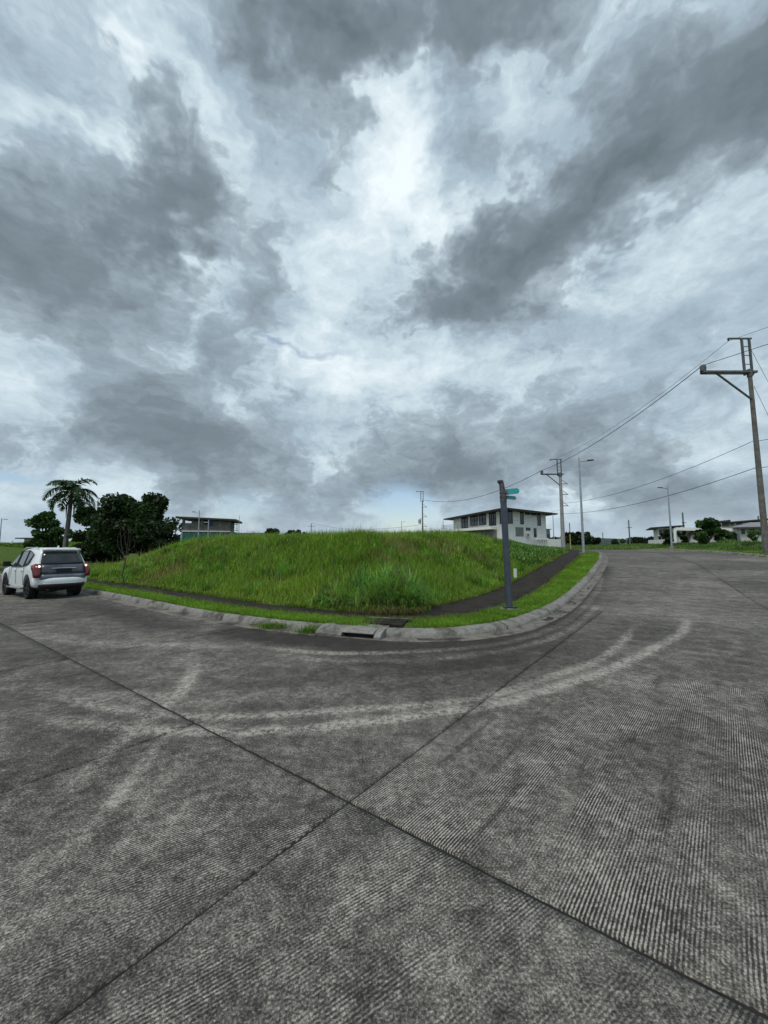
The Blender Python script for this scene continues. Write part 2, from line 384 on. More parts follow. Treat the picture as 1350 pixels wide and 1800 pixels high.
# ------------------------------------------------------------------ lie of the land
AB = R(38); EU = np.array([math.sin(AB), math.cos(AB)]); EV = np.array([-math.cos(AB), math.sin(AB)])
def UV(x, y): return x * EU[0] + y * EU[1], x * EV[0] + y * EV[1]
def XY(u, v): return u * EU[0] + v * EV[0], u * EU[1] + v * EV[1]
_pu = np.array([-2000, 13.5, 17.8, 22.7, 28.6, 34, 43, 51, 67, 90, 200, 3000.]); _pz = np.array([0, 0, .13, .41, .79, 1.04, 1.28, 1.42, 1.60, 1.68, 1.8, 1.8])
_uu = np.arange(-20, 260, .5); _zz = np.interp(_uu, _pu, _pz); _kk = np.ones(9) / 9
_zz = np.convolve(np.pad(_zz, 4, 'edge'), _kk, 'valid'); _zz[_uu < 11] = 0
def prof(u): return np.interp(u, _uu, _zz)
def catmull(pts, step):
    pts = np.array(pts, float); out = []
    for i in range(len(pts) - 1):
        p0, p1, p2, p3 = pts[max(i-1, 0)], pts[i], pts[i+1], pts[min(i+2, len(pts)-1)]
        n = max(2, int(np.linalg.norm(p2 - p1) / step)); s = np.linspace(0, 1, n, endpoint=False)[:, None]
        out.append(.5 * (2*p1 + (p2-p0)*s + (2*p0-5*p1+4*p2-p3)*s**2 + (3*p1-p0-3*p2+p3)*s**3))
    out.append(pts[-1:]); return np.concatenate(out)
G = catmull([(-70,57.5),(-45,39.3),(-30,28.4),(-20,21.1),(-11.27,14.75),(-8.61,12.75),(-5.0,9.98),(-2.79,8.66),(-1.4,8.02),(-.38,7.66),(.4,7.50),(1.09,7.50),(1.7,7.62),(2.27,7.88),(2.9,8.30),(3.51,8.87),
             (5.39,11.23),(8.5,15.9),(11.2,20),(14.4,25),(16.2,28),(21.8,38),(25,45),(31,60),(33,75),(30,95),(20,120)], .25)
def normals(L):
    t = np.gradient(L, axis=0); t /= np.linalg.norm(t, axis=1)[:, None]
    for _ in range(3):
        t[1:-1] = (t[:-2] + t[1:-1] + t[2:]) / 3
    t /= np.linalg.norm(t, axis=1)[:, None]
    return np.stack([-t[:, 1], t[:, 0]], 1)
GN = normals(G); GS = np.concatenate([[0], np.cumsum(np.linalg.norm(np.diff(G, axis=0), axis=1))])
i0 = int(np.argmin(np.abs(G[:, 0] - 0.9) + np.abs(G[:, 1] - 7.5))); GS -= GS[i0]      # arc length 0 at the corner
def sm(x): x = np.clip(x, 0, 1); return x * x * (3 - 2 * x)
KW = .50 + .12 * sm((GS + 2) / 4)                 # kerb back edge
PO = 1.12 + .30 * sm((GS + 3) / 5) + .45 * sm((GS - 5) / 15)                # path outer edge
PI_ = 2.12 + .88 * sm((GS + 1.5) / 5) + .35 * sm((GS - 5) / 15)           # path inner edge
def dist_to(L, x, y, extra=None):
    """signed distance (left of travel positive) and nearest index"""
    x = np.asarray(x).ravel(); y = np.asarray(y).ravel()
    best = np.full(x.shape, 1e9); sgn = np.ones(x.shape); idx = np.zeros(x.shape, int)
    A, B = L[:-1], L[1:]
    for i in range(len(A)):
        d = B[i] - A[i]; l2 = d @ d + 1e-12
        t = np.clip(((x - A[i, 0]) * d[0] + (y - A[i, 1]) * d[1]) / l2, 0, 1)
        dx = x - A[i, 0] - t * d[0]; dy = y - A[i, 1] - t * d[1]; q = dx * dx + dy * dy
        m = q < best; best[m] = q[m]; sgn[m] = np.sign((d[0] * dy - d[1] * dx)[m]); idx[m] = i
    return np.sqrt(best) * sgn, idx
GC = G[::2]; PIC = PI_[::2]
ir = int(np.argmin(np.abs(GS - 4.6)))
RKpts = G[ir:] - GN[ir:] * 9.4
RK = np.concatenate([catmull([(24,-8),(16,-2.5),(13,0.2),(11.9,2.6),tuple(RKpts[0])], .4)[:-1], RKpts[::3]])
def vnoise(x, y, s, seed):
    r = np.random.default_rng(seed); T = r.random((64, 64)); x = np.asarray(x) / s; y = np.asarray(y) / s
    xi = np.floor(x).astype(int); yi = np.floor(y).astype(int); fx = sm(x - xi); fy = sm(y - yi)
    g = lambda a, b: T[a % 64, b % 64]
    return (g(xi, yi) * (1-fx) + g(xi+1, yi) * fx) * (1-fy) + (g(xi, yi+1) * (1-fx) + g(xi+1, yi+1) * fx) * fy - .5
def land(x, y):
    u, v = UV(x, y); z = prof(u) - .075
    d, ix = dist_to(GC, x, y); dd = d - PIC[np.clip(ix, 0, len(PIC) - 1)]
    rise = np.clip(dd / 5.6, 0, 1); rise = .45 * np.sin(rise * math.pi / 2) + .55 * sm(rise)
    ends = (1 - sm((v - 22.5) / 12)) * (1 - .75 * sm((u - 27) / 15))
    top = 2.12 + .38 * sm((u - 12) / 12) + .22 * np.asarray(vnoise(x, y, 5, 3)) + .10 * np.asarray(vnoise(x, y, 1.7, 4))
    zb = prof(u) + .13
    far_left = 2.4 * sm((v - 62) / 25)
    zm = zb + np.maximum(top - zb, .2) * rise * ends + far_left * (dd > 0)
    zm = zm + .12 * np.asarray(vnoise(x, y, 1.1, 5)) * np.clip(dd / 1.5, 0, 1)
    inside = dd > -.12
    z = np.where(inside, np.where(dd < 0, zb - .10, zm), z)
    dr, _ = dist_to(RK, x, y)
    rb = (dr < -.35) & (u > 6) & ~inside
    z = np.where(rb, prof(u) + .12 + .55 * sm((-dr - 1.5) / 6) + .15 * np.asarray(vnoise(x, y, 2.5, 6)) * np.clip((-dr - .5) / 2, 0, 1), z)
    z = np.where(~inside & ~rb, z + 2.4 * sm((v - 66) / 22), z)
    return z, dd, dr, u, v
def axis(lo, hi, step, far, grow=1.35):
    a = list(np.arange(lo, hi, step)); s = step; x = hi
    while x < far: a.append(x); s *= grow; x += s
    a.append(far); s = step; x = lo; b = []
    while x > -far: s *= grow; x -= s; b.append(x)
    return np.array(sorted(set([max(-far, q) for q in b] + a)))
ua = axis(3, 46, .33, 2500); va = axis(-12, 36, .33, 2500)
UU, VV = np.meshgrid(ua, va, indexing='ij'); XX, YY = XY(UU, VV)
ZT, DD, DR, _, _ = land(XX.ravel(), YY.ravel()); ZT = ZT.reshape(UU.shape); DDg = DD.reshape(UU.shape); DRg = DR.reshape(UU.shape)
nu, nv = UU.shape
ii = np.arange(nu * nv).reshape(nu, nv)
Q = np.stack([ii[:-1, :-1], ii[1:, :-1], ii[1:, 1:], ii[:-1, 1:]], -1).reshape(-1, 4)
ground = np_mesh('ground', np.stack([XX.ravel(), YY.ravel(), ZT.ravel()], 1), Q, np.zeros((0, 3)), MT['soil'], smooth=True)
tag(ground, 'grassy ground with the raised corner lot', 'ground', kind='structure')
def grid_at(F, x, y):
    u, v = UV(np.asarray(x, float), np.asarray(y, float))
    i = np.clip(np.searchsorted(ua, u) - 1, 0, nu - 2); j = np.clip(np.searchsorted(va, v) - 1, 0, nv - 2)
    a = (u - ua[i]) / (ua[i+1] - ua[i]); b = (v - va[j]) / (va[j+1] - va[j])
    return (F[i, j] * (1-a) + F[i+1, j] * a) * (1-b) + (F[i, j+1] * (1-a) + F[i+1, j+1] * a) * b
def gz(x, y): return float(grid_at(ZT, x, y))

# ------------------------------------------------------------------ road: a dark bed carrying concrete slabs with open joints
tracks = [([(-4.6,4.6),(-3,4.05),(-1.79,3.90),(-.97,3.92),(-.2,4.08),(.45,4.29),(1.18,4.51),(1.93,4.95),(3.15,5.72),(4.54,6.81),(6.37,8.41),(8.2,10.6)], .105, 1.1),
          ([(-5,5.4),(-3.2,4.5),(-1.94,4.22),(-1.06,4.29),(-.22,4.43),(.48,4.54),(1.18,4.74),(2.1,5.36),(3.4,6.3),(4.6,7.6),(6,9.4)], .09, 1.0),
          ([(-3,7.4),(-1.2,6.75),(.05,6.75),(1.26,6.97),(2.47,7.55),(3.5,8.5),(4.57,9.75),(8.2,15.1),(11.5,20.5)], .12, 1.3),
          ([(.6,6.45),(1.8,6.75),(3.0,7.5),(4.1,8.7),(5.3,10.3),(7.2,13)], .10, .9), ([(-1.6,5.2),(-.4,5.25),(1,5.6),(2.4,6.3),(3.6,7.3)], .08, .5), ([(-2.6,1.9),(-2.9,2.6),(-3.5,3.6),(-4.6,4.9)], .08, .7), ([(-1.2,1.5),(-1.5,2.3),(-1.75,3.2),(-2.0,3.95)], .04, .7),
          ([(-2.5,6.9),(-1,6.3),(.3,6.25),(1.6,6.6),(2.9,7.5),(4.2,8.9),(5.4,10.4)], .10, .7),
          ([(-1.9,1.6),(-1.87,2.05),(-1.83,2.53),(-1.95,3.2),(-2.06,3.90),(-2.2,4.6)], .055, 1.3),
          ([(-2.15,2.1),(-2.28,2.68),(-2.41,3.84),(-2.58,5.25),(-3.4,7.2)], .10, 1.0),
          ([(-6,5.6),(-4,4.9),(-2.4,4.7),(-.8,5.0),(1,5.6)], .20, .5),
          ([(-9,9.2),(-6,7.6),(-3.6,7.2),(-1.6,7.45)], .22, .6)]
darks = [([(-4.5,9.2),(-2.8,8.2),(-1.2,7.55),(.2,7.15),(1.3,7.2),(2.4,7.65),(3.3,8.5),(5,10.9),(8.3,15.9),(11,20.2),(14,25)], .50, 1.5),
         ([(-1.5,6.3),(.5,6.1),(2.2,6.6),(3.6,7.8),(4.6,9)], .85, .75), ([(0.4,5.0),(2,5.35),(3.4,6.2)], .25, .5), ([(-11,13.2),(-8,11.4),(-5,9.1),(-3,8.2)], .5, .7), ([(-7,7.2),(-6,6.6),(-4.6,6.4)], .35, .35)]
tracks = [(catmull(p, .3), w, s) for p, w, s in tracks]; darks = [(catmull(p, .4), w, s) for p, w, s in darks]
def stain(x, y, sets, p_=2):
    r = np.zeros(x.shape)
    for L, w, s in sets:
        d, _ = dist_to(L, x, y); e = np.minimum(np.hypot(x - L[0, 0], y - L[0, 1]), np.hypot(x - L[-1, 0], y - L[-1, 1]))
        r = np.maximum(r, s * np.exp(-np.abs(d / w) ** p_) * sm(e / 2.2))
    return r
road = empty('road', (0, 0, 0)); tag(road, 'grey tined concrete road at the corner', 'road', kind='structure')
def sheet(name, P, mat, parent, step_hint=None, depth=.05, jitter=0., fine=True):
    """P: (n,m,2) plan grid -> slab with skirt"""
    n, m = P.shape[:2]; x = P[..., 0].copy(); y = P[..., 1].copy()
    if jitter:
        for sl in ((0, slice(None)), (-1, slice(None)), (slice(None), 0), (slice(None), -1)):
            k = x[sl].shape; j = rng.normal(0, jitter, k); j2 = rng.normal(0, jitter, k)
            j[rng.random(k) < .05] *= 2.2
            x[sl] += np.clip(j, -.008, .008); y[sl] += np.clip(j2, -.008, .008)
    u, _ = UV(x, y); z = prof(u)
    V = np.stack([x, y, z], -1).reshape(-1, 3); I = np.arange(n * m).reshape(n, m)
    quads = np.stack([I[:-1, :-1], I[1:, :-1], I[1:, 1:], I[:-1, 1:]], -1).reshape(-1, 4)
    ring = np.concatenate([I[0, :], I[1:, -1], I[-1, -2::-1], I[-2:0:-1, 0]])
    low = V[ring] - np.array([0, 0, depth]); nl = len(V) + np.arange(len(ring)); r2 = np.roll(ring, -1); n2 = np.roll(nl, -1)
    sk = np.stack([ring, r2, n2, nl], 1)
    VA = np.concatenate([V, low]); at_ = {}
    if fine: at_ = {'track': stain(VA[:, 0], VA[:, 1], tracks, 4), 'dirt': stain(VA[:, 0], VA[:, 1], darks), 'pour': np.full(len(VA), rng.uniform(-.065, .065))}
    o = np_mesh(name, VA, np.concatenate([quads, sk]), np.zeros((0, 3)), mat, attrs=at_); o.parent = parent
    return o
JA = lambda v: 2.16 - .031 * v                     # the long joint runs very slightly off square
GAP = .010
def slab_uv(u0, u1, v0, v1, mat, step, jit=.0012):
    f0 = u0 if callable(u0) else (lambda v, q=u0: q); f1 = u1 if callable(u1) else (lambda v, q=u1: q)
    ga = GAP + .005 * callable(u0); gb = GAP + .005 * callable(u1); du = abs(f1((v0+v1)/2) - f0((v0+v1)/2)); n = max(2, int(du / step) + 1); m = max(2, int((v1 - v0) / step) + 1)
    vs = np.linspace(v0 + GAP, v1 - GAP, m); P = np.zeros((n, m, 2))
    for j, v in enumerate(vs):
        uu = np.linspace(f0(v) + ga, f1(v) - gb, n); P[:, j, 0], P[:, j, 1] = XY(uu, v)
    def chip(p, sd): return .012 * np.clip(vnoise(p[..., 0], p[..., 1], .27, sd) + .05, 0, 1) + .07 * np.clip(vnoise(p[..., 0], p[..., 1], .62, sd + 1) - .27, 0, 1)
    for sl, ax, sg, sd_ in ((0, EU, 1, 71), (-1, EU, -1, 73)): P[sl] += ax * sg * chip(P[sl], sd_)[:, None]
    for sl, sg, sd_ in ((0, 1, 75), (-1, -1, 77)): P[:, sl] += EV * sg * chip(P[:, sl], sd_)[:, None]
    return sheet('slab', P, mat, road, jitter=jit)
for (v0, v1) in ((-11, -6.5), (-6.5, -1.9), (-1.9, 1.95)):
    slab_uv(-2.4, JA, v0, v1, MT['slab_near'], .10 if v0 > -3 else .3); slab_uv(-7, -2.4, v0, v1, MT['slab_near'], .4)
slab_uv(-2.4, JA, 1.95, 4.0, MT['slab_near'], .045); slab_uv(-2.4, JA, 4.0, 7.85, MT['slab_near'], .05)
for (v0, v1) in ((7.85, 12.4), (12.4, 17), (17, 21.6), (21.6, 26.2), (26.2, 31), (31, 36), (36, 41)):
    slab_uv(-2.4, JA, v0, v1, MT['slab_worn'], .15 if v0 < 12 else .3); slab_uv(JA, 5.6, v0, v1, MT['slab_worn'], .12 if v0 < 12 else .2)
    slab_uv(-7, -2.4, v0, v1, MT['slab_worn'], .4)
slab_uv(-7, -2.4, 1.95, 7.85, MT['slab_worn'], .4)
slab_uv(JA, 9.6, 1.95, 7.85, MT['slab_worn'], .045)
slab_uv(JA, 6.75, -1.9, 1.95, MT['slab_right'], .05); slab_uv(JA, 6.75, -6.5, -1.9, MT['slab_right'], .25); slab_uv(JA, 6.75, -11, -6.5, MT['slab_right'], .4)
slab_uv(6.75, 12.6, -1.9, 1.95, MT['slab_worn'], .05); slab_uv(9.6, 12.6, 1.95, 4.6, MT['slab_worn'], .05); slab_uv(6.75, 12.6, -6.9, -1.9, MT['slab_worn'], .25)
# right-hand street, following its bend
k0 = int(np.argmin(np.abs(UV(G[:, 0], G[:, 1])[0] - 12.6) + (GS < 0) * 99))
sk = k0; GNr = GN
lens = GS - GS[k0]; edges = [0, 4.6, 9.2, 13.8, 18.4, 23, 28, 33, 40, 50, 65, 90]
for a, b in zip(edges[:-1], edges[1:]):
    ia = int(np.searchsorted(lens, a)); ib = int(np.searchsorted(lens, b)); ib = min(ib, len(G) - 1)
    ks = np.arange(ia, ib + 1)
    for (o0, o1) in ((.3, -4.6), (-4.6, -9.5)):
        offs = np.linspace(o0 - GAP * (o0 < 0), o1 + GAP * (o1 > -9), 60 if a < 14 else 12)
        gk = G[ks].copy(); gn = GNr[ks]
        P = gk[:, None, :] + gn[:, None, :] * offs[None, :, None]
        tdir = np.stack([GNr[ks][:, 1], -GNr[ks][:, 0]], 1); P[0] += tdir[0] * GAP; P[-1] -= tdir[-1] * GAP
        if a == 0:
            uu, vv = UV(P[..., 0], P[..., 1]); f = np.linspace(1, 0, len(ks))[:, None]; sh = (12.6 + GAP - uu[0])[None, :] * f
            P[..., 0] += sh * EU[0]; P[..., 1] += sh * EU[1]
        sheet('slab', P, MT['slab_far'], road)
# bed under the slabs
bu = np.arange(-7.2, 100, 1.2); bv = np.array([-11.2, -9, -6.5, -4, -2, 0, 2, 4, 6, 8, 10, 13, 17, 22, 28, 34, 41.2])
A_, B_ = np.meshgrid(bu, bv, indexing='ij'); bx, by = XY(A_, B_); bz = prof(A_) - .012
dr_, _ = dist_to(RK, bx.ravel(), by.ravel()); dg_, _ = dist_to(GC, bx.ravel(), by.ravel())
keep = ((dr_ > -1.2) & (dg_ < 1.0) | (A_.ravel() < 10)).reshape(A_.shape)
I = np.arange(A_.size).reshape(A_.shape); kq = keep[:-1, :-1] & keep[1:, :-1] & keep[1:, 1:] & keep[:-1, 1:]
bq = np.stack([I[:-1, :-1], I[1:, :-1], I[1:, 1:], I[:-1, 1:]], -1)[kq]
bed = np_mesh('road_bed', np.stack([bx.ravel(), by.ravel(), bz.ravel()], 1), bq, np.zeros((0, 3)), MT['roadbase']); bed.parent = road

# ------------------------------------------------------------------ gutter, kerb, verge and footpath along the corner lot
def strip(name, L, Nn, cols, mat, parent=None, i0=0, i1=None, closed_ends=True, wob=0., trim=0.):
    """cols: list of (offset array or number, height above road)"""
    i1 = len(L) if i1 is None else i1; sl = slice(i0, i1); V = []
    for o, h in cols:
        o = (o[sl] if hasattr(o, '__len__') else np.full(i1 - i0, o)); p = L[sl] + Nn[sl] * o[:, None]
        u, _ = UV(p[:, 0], p[:, 1]); hh = h[sl] if hasattr(h, '__len__') else h
        wv = wob * vnoise(p[:, 0], p[:, 1], .35, 11) + wob * vnoise(p[:, 0], p[:, 1], .11, 12)
        if trim: tt = np.stack([Nn[sl][:, 1], -Nn[sl][:, 0]], 1); p = p.copy(); p[0] += tt[0] * trim; p[-1] -= tt[-1] * trim
        V.append(np.stack([p[:, 0], p[:, 1], prof(u) + hh + wv], 1))
    n = len(cols); m = i1 - i0; V = np.concatenate(V); I = np.arange(n * m).reshape(n, m)
    q = np.stack([I[:-1, :-1], I[:-1, 1:], I[1:, 1:], I[1:, :-1]], -1).reshape(-1, 4)
    o = np_mesh(name, V, q, np.zeros((0, 3)), mat, smooth=True); o.parent = parent
    return o
iL = int(np.argmin(np.abs(GS + 52))); iR = int(np.argmin(np.abs(GS - 92)))
gutter = empty('gutter', (0, 0, 0)); tag(gutter, 'worn concrete gutter pan along the corner kerb', 'gutter', kind='structure')
kerb = empty('kerb', (0, 0, 0)); tag(kerb, 'rolled concrete kerb round the corner lot', 'kerb', kind='structure')
inl0 = int(np.argmin(np.abs(GS + 2.25))); inl1 = int(np.argmin(np.abs(GS + 1.0)))
def kerb_run(L, Nn, s, kw, i_a, i_b, sign=1, seg=3.0, skip=None):
    a = i_a
    while a < i_b - 1:
        b = min(int(np.searchsorted(s, s[a] + seg)), i_b)
        if b <= a: break
        if skip and a < skip[1] and b > skip[0]:
            if a < skip[0]: b = skip[0]
            else: a = skip[1]; continue
        c = slice(a, b + 1); g_ = .006
        w = kw; e = np.zeros(len(L)); 
        cols_g = [(sign * -.02, -.03), (sign * .0, .012), (sign * .14, .002), (sign * .28, .004), (sign * .34, .012)]
        strip('gutter_slab', L, Nn, cols_g, MT['gutter'], gutter, a, b + 1, wob=.012, trim=.008)
        cols_k = [(sign * .33, -.02), (sign * .34, .03), (sign * .37, .085), (sign * (w - .10), .135), (sign * (w - .04), .15), (sign * w, .15), (sign * (w + .01), .02)]
        k = strip('kerb_stone', L, Nn, cols_k, MT['kerb'], kerb, a, b + 1, wob=.007, trim=.012)
        a = b
kerb_run(G, GN, GS, KW, iL, iR, 1, 3.0, (inl0, inl1))
# a hairline of depth at each kerb joint
verge = strip('verge', G, GN, [(KW - .06, .10), (KW, .135), ((KW + PO) / 2, .165), (PO, .145), (PO + .05, .05)], MT['soil'], None, iL, iR, wob=.04)
tag(verge, 'narrow grass verge between kerb and footpath', 'verge', kind='structure')
PM = (PO + PI_) / 2
path = strip('footpath', G, GN, [(PO - .05, .06), (PO, .148), (PO * .7 + PI_ * .3, .158), (PM, .162), (PO * .3 + PI_ * .7, .158), (PI_, .148), (PI_ + .25, .10)], MT['path'], None, iL, iR, wob=.008)
tag(path, 'dark mossy footpath round the corner lot', 'footpath', kind='structure')
# right-hand side of the street
RKf = np.concatenate([catmull([(24,-8),(16,-2.5),(13,0.2),(11.9,2.6),tuple(RKpts[0])], .25)[:-1], RKpts]); RN = normals(RKf)
RS = np.concatenate([[0], np.cumsum(np.linalg.norm(np.diff(RKf, axis=0), axis=1))])
KWr = np.full(len(RKf), .5)
kerb_run(RKf, RN, RS, KWr, 0, int(np.searchsorted(RS, 100)), -1, 3.0)
# traffic island and cross street past the vehicle
isl = MB(); 
ip = [at(-220, 1018, 33), at(16, 997, 37), at(30, 990, 42), at(-220, 996, 50)]
isl.prism([(p.x, p.y, -.02) for p in ip], (0, 0, .16)); o = isl.build('traffic_island', MT['kerb'], bevel=.03); tag(o, 'low kerbed island of yellow-green ground cover past the white vehicle', 'traffic island', kind='structure')
cr_ = MB(); cp = [at(-260, 990, 52), at(60, 983.5, 50), at(110, 978, 64), at(-260, 975, 68)]
cr_.prism([(p.x, p.y, -.03) for p in cp], (0, 0, .06)); o = cr_.build('cross_street', MT['slab_far']); tag(o, 'grey cross street past the vehicle', 'road', kind='structure')
#@@NEXT
# ------------------------------------------------------------------ storm drain at the corner
def frame_at(i):                                     # local frame on the gutter line
    t = np.array([GN[i, 1], -GN[i, 0]]); return G[i], t, GN[i]
def drain():
    im = (inl0 + inl1) // 2; c, t, n = frame_at(im); c = (G[inl0] + G[inl1]) / 2
    t = (G[inl1] - G[inl0]); Lh = np.linalg.norm(t) / 2 + .02; t = t / np.linalg.norm(t); n = np.array([-t[1], t[0]])
    P = lambda a, b, z: (c[0] + t[0] * a + n[0] * b, c[1] + t[1] * a + n[1] * b, z)
    root = empty('storm_drain', (c[0], c[1], 0), 0, 'concrete kerb drain with a dark open slot at the corner', 'drain')
    inv = Matrix.Translation((-c[0], -c[1], 0))
    def ch(mb, name, mat, bevel=0., smooth=False):
        mb.v = [tuple(inv @ Vector(v)) for v in mb.v]; return mb.build(name, mat, root, smooth, bevel)
    s0, s1 = -.12, .56                               # slot extent
    for a, b in ((-Lh, s0), (s1, Lh)):               # shoulders either side of the slot
        m = MB(); poly = [P(a, .02, -.04), P(a, .02, .05), P(a, .10, .10), P(a, .26, .15), P(a, .66, .165), P(a, .66, -.04)]
        m.prism(poly, (t[0] * (b - a), t[1] * (b - a), 0)); ch(m, 'shoulder', MT['kerb'], .018)
    m = MB(); m.prism([P(s0, .03, .095), P(s0, .03, .11), P(s0, .14, .145), P(s0, .26, .155), P(s0, .66, .167), P(s0, .66, .095)], (t[0]*(s1-s0), t[1]*(s1-s0), 0)); ch(m, 'lintel', MT['kerb'], .012)
    m = MB(); m.prism([P(s0, .20, -.05), P(s0, .20, .094), P(s0, .24, .094), P(s0, .24, -.05)], (t[0]*(s1-s0), t[1]*(s1-s0), 0)); ch(m, 'slot_back', MT['frame'])
    m = MB(); m.prism([P(s0 - .2, .0, -.05), P(s0 - .2, .0, .012), P(s0 - .2, .20, .006), P(s0 - .2, .20, -.05)], (t[0]*(s1-s0+.5), t[1]*(s1-s0+.5), 0)); ch(m, 'sill', MT['gutter'])
    m = MB(); m.prism([P(.02, .68, .12), P(.98, .62, .12), P(.92, 1.28, .12), P(.0, 1.22, .12)], (0, 0, .075)); o = ch(m, 'cover_slab', MT['path'], .012); tag(o, 'dark mossy cover slab')
    m = MB(); m.prism([P(.0, 1.225, .10), P(.92, 1.285, .10), P(.92, 1.345, .10), P(.0, 1.285, .10)], (0, 0, .11)); ch(m, 'cover_edge', MT['kerb'], .01)
drain()

# ------------------------------------------------------------------ grass
def blades(x, y, z, L, Wd, az, lean, col, seg=2):
    n = len(x); fx, fy = np.cos(az), np.sin(az); sx, sy = -fy, fx; V = []; C = []
    for k in range(seg + 1):
        t = k / seg; w = Wd * (1 - t ** 1.6) * .5
        h = L * (t * np.cos(lean * t * .8)); r = L * t * np.sin(lean * t)
        cx, cy, cz = x + fx * r, y + fy * r, z + h - .02 * (k == 0)
        sh = .72 + .38 * t
        if k < seg:
            V += [np.stack([cx - sx * w, cy - sy * w, cz], 1), np.stack([cx + sx * w, cy + sy * w, cz], 1)]; C += [col, col]
        else: V.append(np.stack([cx, cy, cz], 1)); C.append(col)
    m = 2 * seg + 1; V = np.stack(V, 1).reshape(-1, 3); C = np.stack(C, 1).reshape(-1, 3)
    b = np.arange(n)[:, None] * m
    q = np.concatenate([b + np.array([[2*k, 2*k+1, 2*k+3, 2*k+2]]) for k in range(seg - 1)]) if seg > 1 else np.zeros((0, 4), int)
    tr = b + np.array([[2*seg-2, 2*seg-1, 2*seg]])
    return V, q, tr, C
def grass_obj(name, parts, label, cat):
    V, q, t, C = [], [], [], []; o = 0
    for (v, a, b, c) in parts:
        V.append(v); q.append(a + o); t.append(b + o); C.append(c); o += len(v)
    ob = np_mesh(name, np.concatenate(V), np.concatenate(q), np.concatenate(t), MT['grass'], np.concatenate(C))
    return tag(ob, label, cat, kind='stuff')
def jitter_col(n, base, dv=.22, dh=.10):
    c = np.array(base)[None, :] * np.ones((n, 1)); v = np.exp(rng.normal(0, dv, (n, 1))); h = rng.normal(0, dh, (n, 3)); return np.clip(c * v * (1 + h), .004, .6)
def pick(n, ulo, uhi, vlo, vhi):
    u = rng.uniform(ulo, uhi, n); v = rng.uniform(vlo, vhi, n); return XY(u, v)
# mound
x, y = pick(1500000, 4, 48, -2, 40)
dd = grid_at(DDg, x, y); rr = np.hypot(x, y)
dens = np.clip((13 / rr) ** 1.5, .10, 1.0) * np.where(dd < 8.5, 1, .25)
k = (dd > -.06) & (dd < 12) & (rng.random(len(x)) < dens) & (y > 5) & (np.abs(x / y) < 1.05)
x, y, dd, rr = x[k], y[k], dd[k], rr[k]; z = grid_at(ZT, x, y); n = len(x)
pat = vnoise(x, y, 2.2, 21) + .6 * vnoise(x, y, .8, 22); pat2 = vnoise(x, y, 3.4, 23) + .5 * vnoise(x, y, 1.1, 24)
tall = np.clip(.5 + 1.1 * vnoise(x, y, 1.6, 25), 0, 1) * .5 + .5 * sm((dd - 3.2) / 2.2)
near_foot = sm(dd / .9)
L = (.14 + .30 * tall + .10 * rng.random(n)) * (.28 + .72 * near_foot) * np.exp(rng.normal(0, .22, n))
col = jitter_col(n, (.150, .275, .028), .38, .14)
bright = sm((pat - .02) / .35)[:, None]; col = col * (1 - bright) + jitter_col(n, (.215, .345, .038), .32, .12) * bright
dry = (sm((pat2 - .08) / .28) * .75 * sm((5.8 - dd) / 3))[:, None]; col = col * (1 - dry) + jitter_col(n, (.235, .205, .085), .3, .12) * dry
dead = rng.random(n) < .06; col[dead] = jitter_col(int(dead.sum()), (.26, .22, .11), .25, .1)
wd = np.clip(.010 * rr / 9, .009, .034) * np.exp(rng.normal(0, .2, n))
mg = blades(x, y, z, L, wd, rng.uniform(0, 6.283, n), np.abs(rng.normal(.75, .35, n)), col, 2)
print('mound blades', n)
# coarse tufts standing proud of the slope and along its crest
m_ = 9000; x, y = pick(m_, 5, 42, -2, 36); dd = grid_at(DDg, x, y); k = (dd > .3) & (dd < 10) & (y > 6) & (np.abs(x / y) < 1.02) & (vnoise(x, y, 1.3, 31) + .35 * sm((dd - 4) / 2) > .08)
x, y = x[k], y[k]; tx = np.repeat(x, 22) + rng.normal(0, .09, len(x) * 22); ty = np.repeat(y, 22) + rng.normal(0, .09, len(x) * 22); n = len(tx); rr = np.hypot(tx, ty)
tl = np.repeat(rng.uniform(.35, .62, len(x)), 22) * rng.uniform(.6, 1.1, n)
tc_ = np.repeat(jitter_col(len(x), (.105, .205, .030), .45, .18), 22, axis=0) * np.exp(rng.normal(0, .15, (n, 1)))
mt = blades(tx, ty, grid_at(ZT, tx, ty), tl, np.clip(.012 * rr / 10, .01, .03), rng.uniform(0, 6.283, n), np.abs(rng.normal(.8, .3, n)), tc_, 2)
# broad-leaved trailing weeds over the far shoulder of the mound
m_ = 1500; x, y = pick(m_, 23, 44, 3.5, 13); dd = grid_at(DDg, x, y); k = (dd > .5) & (dd < 1.2 + (x * EU[0] + y * EU[1] - 23) * .35) & (vnoise(x, y, 2, 37) > -.28); x, y = x[k], y[k]; q_ = 60
tx = np.repeat(x, q_) + rng.normal(0, .26, len(x) * q_); ty = np.repeat(y, q_) + rng.normal(0, .26, len(x) * q_); n = len(tx)
mw = blades(tx, ty, grid_at(ZT, tx, ty) + rng.random(n) ** 1.2 * .48, rng.uniform(.10, .22, n), rng.uniform(.025, .055, n), rng.uniform(0, 6.283, n), np.abs(rng.normal(1.3, .4, n)), jitter_col(n, (.095, .195, .040), .42, .14), 2)
ns = 2600; sx_, sy_ = pick(ns, 5, 40, -2, 34); dds = grid_at(DDg, sx_, sy_); k = (dds > .4) & (dds < 9) & (sy_ > 6) & (np.abs(sx_ / sy_) < 1.02); sx_, sy_ = sx_[k], sy_[k]; ns = len(sx_)
